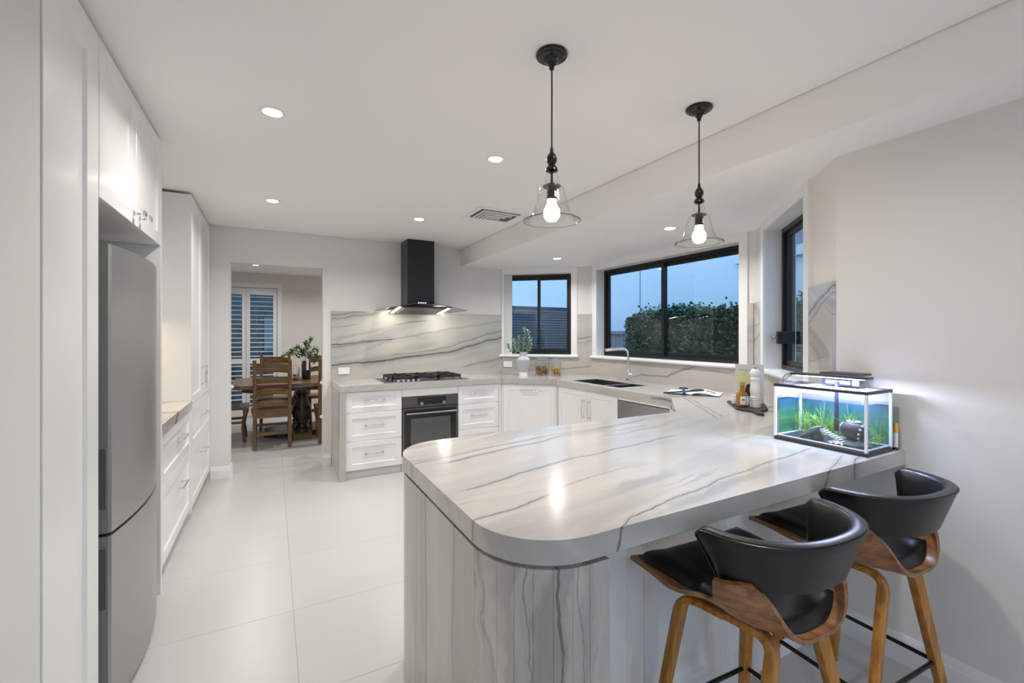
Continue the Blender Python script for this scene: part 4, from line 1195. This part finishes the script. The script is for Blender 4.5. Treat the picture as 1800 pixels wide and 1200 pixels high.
# ------------------------------------------------------------------ things on the worktop
bd = [(2.884, 2.072), (2.637, 1.826), (2.628, 1.76), (2.632, 1.725), (2.622, 1.70), (2.585, 1.665), (2.572, 1.645), (2.576, 1.625), (2.592, 1.618), (2.612, 1.628), (2.640, 1.662), (2.668, 1.690), (2.70, 1.700), (2.745, 1.700), (2.793, 1.716), (2.990, 1.862), (2.985, 1.965)]
solo('serving_board', G().prism(bd, WT + .0005, WT + .014), 'slate', 'dark slate serving board under the pepper mill', 'board', loc=(2.78, 1.85, WT))
ZB = WT + .0142
def fix(px, py, z):  # point given by its ray from the doorway survey
    return px, py, z
ml = thing('pepper_mill', 'tall white turned pepper mill', 'pepper mill', (2.79, 1.80, ZB))
part(ml, 'body', G().lathe([(0, 0), (.032, 0), (.032, .038), (.029, .040), (.029, .043), (.033, .046), (.033, .052), (.029, .055), (.033, .060), (.033, .066), (.027, .070), (.030, .095), (.032, .115), (.028, .14), (.024, .165), (.026, .172), (.030, .178), (.030, .186), (.025, .190), (.025, .198), (0, .198)], 24), 'white_wood', smooth=50)
hdp = part(ml, 'head', G().lathe([(.024, .198), (.028, .202), (.0325, .216), (.030, .232), (.020, .245), (.006, .250), (0, .250)], 24), 'white_wood', smooth=60)
part(hdp, 'nut', G().lathe([(.005, .249), (.005, .256), (0, .258)], 10), 'black_metal')
bo = thing('oil_bottle', 'amber glass bottle with a white label', 'bottle', (2.722, 1.845, ZB))
part(bo, 'glass', G().lathe([(0, .0), (.033, .0), (.036, .006), (.036, .078), (.033, .086), (.018, .098), (.015, .106), (.0145, .150), (.017, .152), (.017, .160), (0, .160)], 24), 'amber', smooth=60)
M['oil'] = mat('amber_oil', (.46, .34, .05), .2, var=.2, scale=30)
part(bo, 'oil', G().lathe([(0, .004), (.031, .004), (.033, .010), (.033, .076), (.028, .084), (.016, .094), (.0125, .11), (.0125, .138), (0, .138)], 20), 'oil', smooth=60)
def label_arc(a0, a1, r, z0, z1):
    g = G()
    n = 10
    o = [[(rr_ * math.cos(a0 + (a1 - a0) * k / n), rr_ * math.sin(a0 + (a1 - a0) * k / n), z) for k in range(n + 1)] for rr_, z in ((r, z0), (r, z1), (r + .0006, z1), (r + .0006, z0))]
    g.grid(o, closed_u=True)
    return g
part(bo, 'label', label_arc(R(195), R(250), .0362, .018, .072), 'kraft')
part(bo, 'label', label_arc(R(256), R(312), .0362, .016, .072), 'kraft')
part(bo, 'print', label_arc(R(212), R(236), .0370, .046, .053), 'dark_plastic', label='small black mark on the label')
cu = thing('spice_cup', 'small pale marbled cup beside the amber bottle', 'cup', (2.79, 1.937, ZB))
part(cu, 'cup', G().lathe([(0, 0), (.022, 0), (.027, .004), (.030, .062), (.0275, .062), (.025, .008), (0, .008)], 24), 'white_wood', smooth=50)
part(cu, 'band', G().lathe([(.0292, .030), (.0297, .036), (.0300, .040), (.0302, .046)], 24), 'kraft')
# cookbook
bk = thing('cookbook', 'pale cookbook with big yellow VEG lettering propped behind the pepper mill', 'book', (2.905, 1.915, ZB), R(-54))
M['cover'] = mat('book_cover', (.66, .65, .60), .35, var=.03)
M['cover_blue'] = mat('book_back', (.10, .15, .20), .4)
tilt = Matrix.Identity(4)
part(bk, 'pages', G().box(-.083, .084, .003, .022, .003, .262).xf(tilt), 'paper')
part(bk, 'front_cover', G().box(-.088, .088, -.001, .003, 0, .266, .0005).xf(tilt), 'cover')
part(bk, 'back_cover', G().box(-.088, .088, .022, .026, 0, .266, .0005).xf(tilt), 'cover_blue')
def text(parent, name, body, size, loc, m, mx):
    cu_ = bpy.data.curves.new(name, 'FONT'); cu_.body = body; cu_.size = size; cu_.extrude = .0002
    o = bpy.data.objects.new(name, cu_); C.objects.link(o)
    bpy.context.view_layer.update()
    me = bpy.data.meshes.new_from_object(o.evaluated_get(bpy.context.evaluated_depsgraph_get()))
    bpy.data.objects.remove(o)
    me.transform(mx @ Matrix.Translation(loc) @ Matrix.Rotation(PI / 2, 4, 'X') @ Matrix.Diagonal((.62, 1.35, 1, 1)))
    me.materials.clear(); me.materials.append(M[m])
    o = bpy.data.objects.new(name, me); C.objects.link(o); o.parent = parent
    return o
M['veg_yellow'] = mat('yellow_print', (.80, .70, .04), .5)
M['grey_print'] = mat('grey_print', (.30, .28, .38), .5)
text(bk, 'title_print', 'VEG', .105, (-.082, -.0014, .125), 'veg_yellow', tilt)
for k in range(5):
    part(bk, 'small_print', G().box(-.066 + .011 * k + (.006 if k > 2 else 0), -.058 + .011 * k + (.006 if k > 2 else 0), -.0016, -.0011, .226, .232).xf(tilt), 'grey_print')
part(bk, 'cover_picture', G().prism([(-.03, .04), (.01, .04), (.02, .09), (.012, .125), (-.008, .135), (-.022, .12), (-.03, .08)], -.0016, -.0011, axis='y').xf(tilt), 'dark_plastic', label='dark patch of the cover picture')
# magazine and utensil
mgz = thing('magazine', 'open white magazine with curling pages on the corner of the worktop', 'magazine', (3.06, 2.50, WT))
def page(p0, dx, dy, hgt, L, Wd):
    g = G(); rows = []
    for i in range(9):
        u = i / 8
        z = WT + .0045 + hgt * math.sin(PI * min(1, u * 1.25)) * (1 - .4 * u) + .004 * (1 - u)
        rows.append([(p0[0] + dx[0] * L * u + dy[0] * Wd * w, p0[1] + dx[1] * L * u + dy[1] * Wd * w, z + .006 * abs(math.sin(2 * w + 2 * u)) * u) for w in (0, .25, .5, .75, 1)])
    A = g.grid(rows); B = g.grid([[(x, y, z - .003) for x, y, z in r] for r in rows])
    for i in range(8):
        for j in (0, -1): g.bm.faces.new((A[i][j], A[i + 1][j], B[i + 1][j], B[i][j]))
    for j in range(4):
        for i in (0, -1): g.bm.faces.new((A[i][j], A[i][j + 1], B[i][j + 1], B[i][j]))
    return g
ux, uy = (.52, -.85), (.85, .52)
part(mgz, 'page_block', page((2.955, 2.45), ux, uy, .022, .215, .27), 'paper', world=True, smooth=60)
part(mgz, 'page_block', page((2.955, 2.45), (-ux[0], -ux[1]), uy, .007, .20, .27), 'paper', world=True, smooth=60)
M['mag_print'] = mat('magazine_picture', (.30, .34, .16), .5, var=.5, scale=30)
g = G(); 
rows = []
for i in range(5):
    u = .45 + .09 * i
    z = WT + .0052 + .022 * math.sin(PI * min(1, u * 1.25)) * (1 - .4 * u) + .004 * (1 - u)
    rows.append([(2.955 + ux[0] * .215 * u + uy[0] * .27 * w, 2.45 + ux[1] * .215 * u + uy[1] * .27 * w, z + .006 * abs(math.sin(2 * w + 2 * u)) * u) for w in (.45, .55, .65, .75)])
g.grid(rows)
part(mgz, 'page_picture', g, 'mag_print', world=True, label='greenish picture on the page')
ut = thing('squeegee', 'dark blue hand squeegee with long handle lying on the magazine', 'squeegee', (3.0, 2.55, WT))
def page_z(x, y):
    """height of the magazine under (x, y); the bare worktop outside it"""
    best = WT
    for dx, hgt, L in ((ux, .022, .215), ((-ux[0], -ux[1]), .007, .20)):
        det = dx[0] * uy[1] - dx[1] * uy[0]
        rx, ry = x - 2.955, y - 2.45
        u = (rx * uy[1] - ry * uy[0]) / det / L
        w = (dx[0] * ry - dx[1] * rx) / det / .27
        if -.02 <= u <= 1.02 and -.02 <= w <= 1.02:
            best = max(best, WT + .0045 + hgt * math.sin(PI * min(1, max(u, 0) * 1.25)) * (1 - .4 * u) + .004 * (1 - u) + .006 * abs(math.sin(2 * w + 2 * u)) * max(u, 0))
    return best
def over(p0, p1, n, r):
    """straight bar from p0 to p1 lying on the two highest supports either side of its middle"""
    ps = [(p0[0] + (p1[0] - p0[0]) * k / n, p0[1] + (p1[1] - p0[1]) * k / n) for k in range(n + 1)]
    hs = [page_z(*p) for p in ps]
    best = None
    for i in range(n // 2 + 1):
        for j in range(n // 2 + 1, n + 1):
            m = (hs[j] - hs[i]) / (j - i)
            if all(hs[i] + m * (k - i) >= h - 1e-6 for k, h in enumerate(hs)):
                zc_ = hs[i] + m * (n / 2 - i)
                if best is None or zc_ < best[0]: best = (zc_, i, m)
    _, i, m = best
    return [(x, y, hs[i] + m * (k - i) + r - .0004) for k, (x, y) in enumerate(ps)]
bl_ = over((2.815, 2.600), (3.10, 2.435), 8, .0060)
part(ut, 'blade', G().sweep(bl_[:6], (0, 0, 1), .011, .006), 'navy', world=True)
hp = bl_[4:]
part(ut, 'handle', G().tube([(x, y, z + dz) for (x, y, z), dz in zip(hp, (0, .001, .0035, .0045, .001))], [.0055, .007, .0095, .0105, .006], 10), 'navy', world=True)
hx_, hy_, hz_ = bl_[4]
part(ut, 'cross_head', G().sweep([(hx_ - .060, hy_ - .055, max(page_z(hx_ - .060, hy_ - .055) + .004, hz_ - .006)), (hx_, hy_, hz_ + .008), (hx_ + .055, hy_ + .050, hz_ + .018)], (.6, -.8, 0), .024, .008), 'navy', world=True)
part(ut, 'head_loop', G().tube([(hx_ + .060 + .030 * math.cos(a), hy_ + .054 + .036 * math.sin(a), hz_ + .018) for a in [2 * PI * k / 16 for k in range(16)]], .006, 6, True), 'dark_plastic', world=True)

# vase with sage sprigs, jars, outlets
va = thing('vase', 'pale ribbed ceramic vase below the small window', 'vase', (2.655, 4.622, WT))
part(va, 'body', G().lathe([(0, .036), (.050, .036), (.055, .045), (.068, .11), (.080, .17), (.083, .188), (.078, .196), (.052, .222), (.046, .232), (.046, .262), (.049, .280), (.045, .280), (.041, .235), (0, .225)], 64, flute=1, depth=.055), 'ceramic', smooth=14)
part(va, 'foot', G().lathe([(0, 0), (.052, 0), (.052, .034), (.049, .037), (0, .037)], 32), 'white')
def sprig(base, tip, n, ll, lw, bendv, mat_='leaf', parent=None, nm='sprig'):
    b, tp_ = Vector(base), Vector(tip)
    g = G(); pts = []
    for i in range(7):
        u = i / 6
        p = b.lerp(tp_, u) + Vector(bendv) * math.sin(PI * u)
        pts.append(p)
    g.tube(pts, [.0022 - .0014 * i / 6 for i in range(7)], 5)
    for q in range(n):
        u = .18 + .82 * (q + .5) / n
        k = min(int(u * 6), 5); f = u * 6 - k
        p = pts[k].lerp(pts[k + 1], f)
        d = (pts[k + 1] - pts[k]).normalized()
        a = q * 2.4 + random.random() * .8
        s = d.orthogonal().normalized()
        out = Matrix.Rotation(a, 3, d) @ s
        dirn = (out * .85 + d * .75 + Vector((0, 0, .1))).normalized()
        sd = dirn.cross(d).normalized()
        up = sd.cross(dirn)
        L = ll * random.uniform(.7, 1.15) * (1 - .35 * u); w = lw * random.uniform(.8, 1.1)
        v_ = [p, p + dirn * L * .35 + sd * w + up * .003, p + dirn * L * .75 + sd * w * .7, p + dirn * L - up * L * .12, p + dirn * L * .75 - sd * w * .7, p + dirn * L * .35 - sd * w + up * .003, p + dirn * L * .5 - up * .002]
        g.add(v_, [(0, 1, 6), (1, 2, 6), (2, 3, 6), (3, 4, 6), (4, 5, 6), (5, 0, 6)])
    return part(parent, nm, g, mat_, smooth=60)
pl = thing('sage_sprigs', 'grey-green leafy sprigs standing in the ribbed vase', 'plant', (2.655, 4.622, WT + .232))
for (dx, dz, n, bx) in ((.03, .34, 26, .01), (.06, .30, 22, .03), (-.03, .24, 18, -.02), (-.12, .20, 20, -.03), (-.16, .13, 18, -.05), (.09, .20, 18, .03), (.07, .13, 16, .03), (-.07, .28 * .7, 16, -.01), (.0, .20, 18, 0)):
    # spread mostly across the window (world direction .79,-.61)
    sprig((.01 * random.uniform(-1, 1), .01 * random.uniform(-1, 1), -.0), (dx * .85 + random.uniform(-.02, .02), -dx * .55 + random.uniform(-.03, .03), dz), n, .072, .011, (bx, -bx * .6, 0), parent=pl)

def jar(name, label, loc, r, h, cols, nfill, knob):
    t = thing(name, label, 'jar', (loc[0], loc[1], WT + .0005))
    part(t, 'glass_body', G().lathe([(0, .001), (r - .006, .001), (r, .008), (r, h * .80), (r * .93, h * .86), (r * .80, h * .89), (r * .78, h * .89), (r * .90, h * .85), (r - .003, h * .79), (r - .003, .009), (r - .008, .005), (0, .005)], 36), 'jar_glass', smooth=60)
    ld = part(t, 'lid', G().lathe([(r * .76, h * .88), (r * .84, h * .895), (r * .84, h * .925), (r * .70, h * .975), (r * .3, h * .995), (0, h)], 36), 'lid_clear', smooth=60)
    if knob: part(ld, 'lid_handle', G().tube([(r * .55 * math.cos(a), 0, h * .965 + .030 * math.sin(a)) for a in [PI * k / 10 for k in range(11)]], .004, 6).xf(Matrix.Rotation(R(-35), 4, 'Z')), 'jar_glass')
    else: part(ld, 'lid_handle', G().lathe([(0, h * .99), (.008, h * .99), (.014, h * 1.03), (.010, h * 1.06), (0, h * 1.07)], 16), 'jar_glass')
    g = G(); bits = []
    for q in range(nfill):
        a = random.random() * 2 * PI; rr_ = (r - .0125) * math.sqrt(random.random()); z = .013 + random.random() * h * .42
        rot = Matrix.Rotation(random.random() * 6, 4, Vector((random.random(), random.random(), random.random() + .1)).normalized())
        t_ = bmesh.new(); bmesh.ops.create_icosphere(t_, subdivisions=1, radius=.0105)
        n0 = len(g.bm.faces)
        g.merge(t_, Matrix.Translation((rr_ * math.cos(a), rr_ * math.sin(a), z)) @ rot @ Matrix.Diagonal((1, .75, .6, 1)))
        g.bm.faces.ensure_lookup_table()
        mi = random.randrange(len(cols))
        for f in g.bm.faces[n0:]: f.material_index = mi
    part(t, 'contents', g, cols, kind='stuff', smooth=60)
    return t
for n, c in (('nut_red', (.38, .08, .05)), ('nut_brown', (.42, .20, .07)), ('nut_green', (.40, .34, .09)), ('nut_dark', (.06, .025, .015)), ('corn_gold', (.72, .36, .04)), ('corn_pale', (.85, .55, .14)), ('corn_brown', (.40, .17, .02))):
    M[n] = mat(n, c, .4, var=.2, scale=40)
jar('storage_jar', 'wide glass jar of mixed nuts with a looped lid', (2.866, 4.533), .088, .215, ['nut_red', 'nut_brown', 'nut_green', 'nut_dark'], 330, True)
jar('storage_jar', 'narrower glass jar of golden corn snacks', (2.946, 4.348), .058, .205, ['corn_gold', 'corn_pale', 'corn_brown'], 170, False)

def outlet(p, a, x, z, label):
    t = thing('power_outlet', label, 'power outlet', (0, 0, 0), 0)
    mx = fr(p, a)
    t.location = mx @ Vector((x, -.016, z)); t.rotation_euler = (0, 0, a)
    part(t, 'plate', G().box(-.058, .058, -.009, .0, -.037, .037, .003), 'white')
    for sx in (-1, 1): part(t, 'switch', G().box(sx * .030 - .007, sx * .030 + .007, -.0115, -.0088, .010, .026, .001), 'trim')
    for sx in (-1, 1):
        part(t, 'socket', G().box(sx * .030 - .008, sx * .030 + .008, -.0096, -.0088, -.022, -.006), 'trim')
    return t
outlet((0, YF), 0, .682, 1.0, 'white double power outlet on the stone beside the cooktop')
outlet(PA, AA, .082, 1.012, 'white double power outlet on the stone behind the vase')

# safety-gate wall cups on the doorway jambs
for x, z, s in ((-.363, .877, 1), (.473, .877, -1), (.473, .51, -1)):
    g = G().lathe([(0, 0), (.022, 0), (.022, .008), (.014, .014), (.014, .024), (0, .024)], 16, mx=Matrix.Translation((x, YF + .06, z)) @ Matrix.Rotation(s * PI / 2, 4, 'Y'))
    solo('gate_wall_cup', g, 'white', {(-.363, .877): 'white safety gate cup on the jamb by the pantry', (.473, .877): 'upper white safety gate cup on the jamb by the cooktop wall', (.473, .51): 'lower white safety gate cup on the jamb by the cooktop wall'}[(x, z)], 'gate fitting', loc=(x, YF + .06, z))

# ------------------------------------------------------------------ dining room furniture
dt = thing('dining_table', 'dark oak dining table on turned pedestals', 'table', (.35, 6.93, 0))
def chamf(x0, x1, y0, y1, c): return [(x0 + c, y0), (x1 - c, y0), (x1, y0 + c), (x1, y1 - c), (x1 - c, y1), (x0 + c, y1), (x0, y1 - c), (x0, y0 + c)]
part(dt, 'tabletop', G().prism(chamf(-.46, 1.16, 6.33, 7.53, .10), .715, .765), 'oak_h', world=True)
part(dt, 'apron', G().prism(chamf(-.34, 1.04, 6.45, 7.41, .08), .66, .7148), 'oak_dark', world=True)
part(dt, 'plinth', G().prism(chamf(-.10, .80, 6.74, 7.36, .16), .0, .07), 'oak_dark', world=True)
ped = [(.0, .0), (.115, .0), (.115, .06), (.10, .075), (.09, .12), (.10, .15), (.075, .18), (.072, .20), (.09, .215), (.085, .235), (.115, .29), (.125, .34), (.115, .41), (.085, .50), (.068, .57), (.078, .585), (.085, .60), (.075, .62), (.09, .66), (0, .66)]
for y in (6.63, 7.23):
    p_ = part(dt, 'pedestal', G().lathe(ped[3:], 24, (.35, y, 0)), 'oak_dark', world=True, smooth=50)
    part(p_, 'pedestal_foot', G().box(.235, .465, y - .115, y + .115, 0, .078, .008), 'oak', world=True)

def make_chair():
    t = thing('dining_chair', 'x', 'chair')
    for sx in (-1, 1):
        part(t, 'back_leg', G().sweep([(.19 * sx, -.205, 0), (.19 * sx, -.185, .25), (.19 * sx, -.18, .45), (.19 * sx, -.205, .80), (.19 * sx, -.24, 1.085)], (1, 0, 0), .042, [.040, .042, .044, .038, .032]), 'oak')
        part(t, 'front_leg', G().sweep([(.195 * sx, .205, 0), (.190 * sx, .20, .08), (.188 * sx, .185, .18), (.195 * sx, .195, .28), (.205 * sx, .215, .36), (.20 * sx, .21, .425)], (1, 0, 0), [.034, .036, .036, .040, .050, .046], [.034, .036, .036, .040, .050, .046]), 'oak')
    g = G().prism([(-.215, -.20), (.215, -.20), (.24, .10), (.235, .235), (.15, .25), (-.15, .25), (-.235, .235), (-.24, .10)], .425, .455)
    part(t, 'seat', g, 'oak_h')
    part(t, 'seat_rail', G().box(-.17, .17, -.195, -.172, .375, .4248), 'oak_h')
    for z, hgt in ((.545, .07), (.685, .07), (.83, .072), (.985, .090)):
        yb = -.19 - .05 * max(0, z - .45) / .6
        g = G(); rows = []
        for k in range(9):
            u = -1 + k / 4
            dy = -.022 * (1 - u * u); dz = .020 * (1 - u * u)
            rows.append([(.172 * u, yb + dy - .008, z - hgt / 2 + dz * .6), (.172 * u, yb + dy + .008, z - hgt / 2 + dz * .6), (.172 * u, yb + dy + .008, z + hgt / 2 + dz), (.172 * u, yb + dy - .008, z + hgt / 2 + dz)])
        V = g.grid(rows, closed_v=True); g.bm.faces.new(V[0]); g.bm.faces.new(V[-1])
        part(t, 'back_slat', g, 'oak_h')
    part(t, 'stretcher', G().box(-.172, .172, -.198, -.176, .165, .20), 'oak_h')
    part(t, 'stretcher', G().box(-.172, .172, .172, .192, .215, .245), 'oak_h')
    for sx in (-1, 1): part(t, 'stretcher', G().box(.182 * sx - .010, .182 * sx + .010, -.172, .172, .24, .27), 'oak_h')
    return t
ch = make_chair()
ch.location = (0., 6.375, 0); ch['label'] = 'ladder-back oak chair with its back square to the doorway'; ch['group'] = 'dining chairs'
copy_tree(ch, (.725, 6.36, 0), 0, 'ladder-back oak chair half hidden by the doorway edge near the stone end panel')
copy_tree(ch, (.04, 7.60, 0), PI, 'ladder-back oak chair across the table in front of the shutters')
copy_tree(ch, (.70, 7.60, 0), PI, 'ladder-back oak chair across the table behind the candles')
copy_tree(ch, (-.525, 6.905, 0), -PI / 2, 'oak chair at the table end, only its seat and curved front legs showing')
tr = solo('candle_tray', G().lathe([(0, 0), (.12, 0), (.125, .010), (.118, .010), (.114, .004), (0, .004)], 32, (.36, 6.90, .765)), 'black_metal', 'round black tray on the dining table', 'tray', loc=(.36, 6.90, .765))
M['dark_vase'] = mat('dark_glaze', (.03, .032, .035), .25)
solo('dark_vase', G().lathe([(0, 0), (.045, 0), (.055, .02), (.062, .10), (.060, .19), (.052, .24), (.054, .25), (.048, .25), (.046, .23), (0, .2)], 24, (.42, 6.93, .770)), 'dark_vase', 'dark grey vase holding greenery on the black tray', 'vase', loc=(.42, 6.93, .770), smooth=60)
solo('white_vase', G().lathe([(0, 0), (.035, 0), (.052, .05), (.056, .12), (.046, .19), (.040, .20), (.036, .19), (0, .16)], 24, (.285, 6.975, .770)), 'white_wood', 'pale rounded vase beside the dark vase on the black tray', 'vase', loc=(.285, 6.975, .770), smooth=60)
gp = thing('greenery', 'leafy green branches spilling from the dark vase', 'plant', (.42, 6.93, .99))
for (dx, dy, dz, n) in ((-.30, -.05, .10, 22), (-.20, -.10, .16, 20), (-.12, .05, .22, 18), (.06, -.03, .34, 20), (.14, -.05, .18, 18), (.18, .05, .06, 16), (-.05, -.12, .14, 18), (.0, .08, .28, 18), (.1, -.1, .0, 14)):
    sprig((0, 0, 0), (dx, dy, dz), n + 8, .085, .014, (dx * .1, 0, .09), 'leaf_dark', gp, 'branch')
for x, y, h0, lb in ((.27, 6.85, .15, 'slim white candle in a black holder on the tray'), (.43, 6.815, .21, 'taller white candle in front of the dark vase')):
    cn = thing('candle', lb, 'candle', (x, y, .770))
    part(cn, 'holder', G().lathe([(0, 0), (.030, 0), (.030, .006), (.006, .012), (.006, .05 if h0 < .2 else .11), (.020, .056 if h0 < .2 else .116), (.020, .07 if h0 < .2 else .13), (0, .07 if h0 < .2 else .13)], 18), 'black_metal')
    part(cn, 'wax', G().lathe([(0, 0), (.016, 0), (.016, h0 * .75), (0, h0 * .76)], 16, (0, 0, .07 if h0 < .2 else .13)), 'white_wood')

# ------------------------------------------------------------------ outside
struct('ground', G().prism([(-8, -14), (20, -14), (20, 20), (-8, 20)], -.4, -.15), 'soil', 'dark garden ground outside the windows', 'ground')
nb = thing('neighbour_house', 'pale rendered neighbouring house wall beyond the hedge', 'building', (7.4, 4, -.15))
part(nb, 'wall', G().box(7.4, 7.8, -8, 19, -.15, 6.5), 'render', world=True)
for y in (7.52, 16.5, 1.2): part(nb, 'control_joint', G().box(7.394, 7.402, y - .012, y + .012, -.1, 6.4), 'render_dark', world=True)
wf = part(nb, 'window', G().box(7.375, 7.402, 2.6, 4.9, 2.82, 4.2), 'render_dark', world=True)
part(wf, 'window_sill', G().box(7.30, 7.402, 2.4, 5.1, 2.66, 2.82), 'render', world=True)
for k in range(6): part(wf, 'window_bar', G().box(7.362, 7.376, 2.6 + .38 * k, 2.66 + .38 * k, 2.82, 4.2), 'render', world=True)
fn = thing('paling_fence', 'grey weathered paling fence beyond the hedge end', 'fence', (6.5, 7, -.15))
pal = None
for k in range(60):
    y = 3.0 + .115 * k
    if pal is None:
        pal = part(fn, 'paling', G().box(-.011, .011, -.050, .050, 0, 1.60), 'fence')
        pal.location = (0, y - 7, 0)
    else: part_copy(pal, fn, (0 + .008 * (k % 2), y - 7, 0))
part(fn, 'rail', G().box(6.46, 6.545, 2.9, 9.9, 1.40, 1.47), 'fence', world=True)
ss = thing('slat_screen', 'charcoal horizontal slat screen outside the small window', 'screen', (4.9, 8.35, -.15))
sl = None
for k in range(36):
    if sl is None: sl = part(ss, 'slat', G().box(-1.45, 1.45, -.010, .010, 0, .043), 'screen')
    else: sl = part_copy(sl, ss)
    sl.location = (0, .0, .03 + .0575 * k)
for x in (-1.43, -.48, .48, 1.43): part(ss, 'post', G().box(x - .03, x + .03, .012, .07, 0, 2.1), 'screen')
solo('shed_wall', G().box(3.2, 6.38, 8.46, 8.66, -.15, 2.02), 'shed_blue', 'dark wall standing close behind the slat screen', 'wall', loc=(4.9, 8.7, -.15))
solo('garden_screen', G().box(-2.4, 2.2, 10.6, 10.8, -.15, 3.2), 'garden', 'dark evergreen screen outside the shuttered doors', 'hedge', loc=(0, 10.7, -.15))
hg = thing('hedge', 'dense clipped dark green hedge outside the wide window', 'hedge', (5.2, 2, -.15))
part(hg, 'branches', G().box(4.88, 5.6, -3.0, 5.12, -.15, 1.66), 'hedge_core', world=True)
verts, faces = [], []
for q in range(38000):
    f = random.random()
    y = random.uniform(-.2, 5.22)
    if f < .62: x, z = 4.84 + abs(random.gauss(0, .03)) - .03 * random.random(), random.uniform(.4, 1.72)
    elif f < .86: x, z = random.uniform(4.84, 5.5), 1.68 + random.gauss(0, .05) + .04 * math.sin(y * 3.1) + .03 * math.sin(y * 7.7)
    else: x, y, z = random.uniform(4.84, 5.6), 5.16 + random.gauss(0, .05), random.uniform(.4, 1.70)
    if y > 5.0: z = min(z, 1.70 - (y - 5.0) * .5)
    d = Vector((random.uniform(-1, .2), random.uniform(-1, 1), random.uniform(-.5, 1))).normalized()
    s = d.orthogonal().normalized()
    s = Matrix.Rotation(random.random() * 6.28, 3, d) @ s
    L = random.uniform(.030, .062); w = L * .32
    p = Vector((x, y, z)); n0 = len(verts)
    verts += [p, p + d * L * .5 + s * w, p + d * L, p + d * L * .5 - s * w]
    faces.append((n0, n0 + 1, n0 + 2, n0 + 3))
me = bpy.data.meshes.new('foliage'); me.from_pydata([tuple(v - Vector((5.2, 2, -.15))) for v in verts], [], faces); me.materials.append(M['hedge'])
fo = bpy.data.objects.new('foliage', me); C.objects.link(fo); fo.parent = hg; tag(fo, kind='stuff')
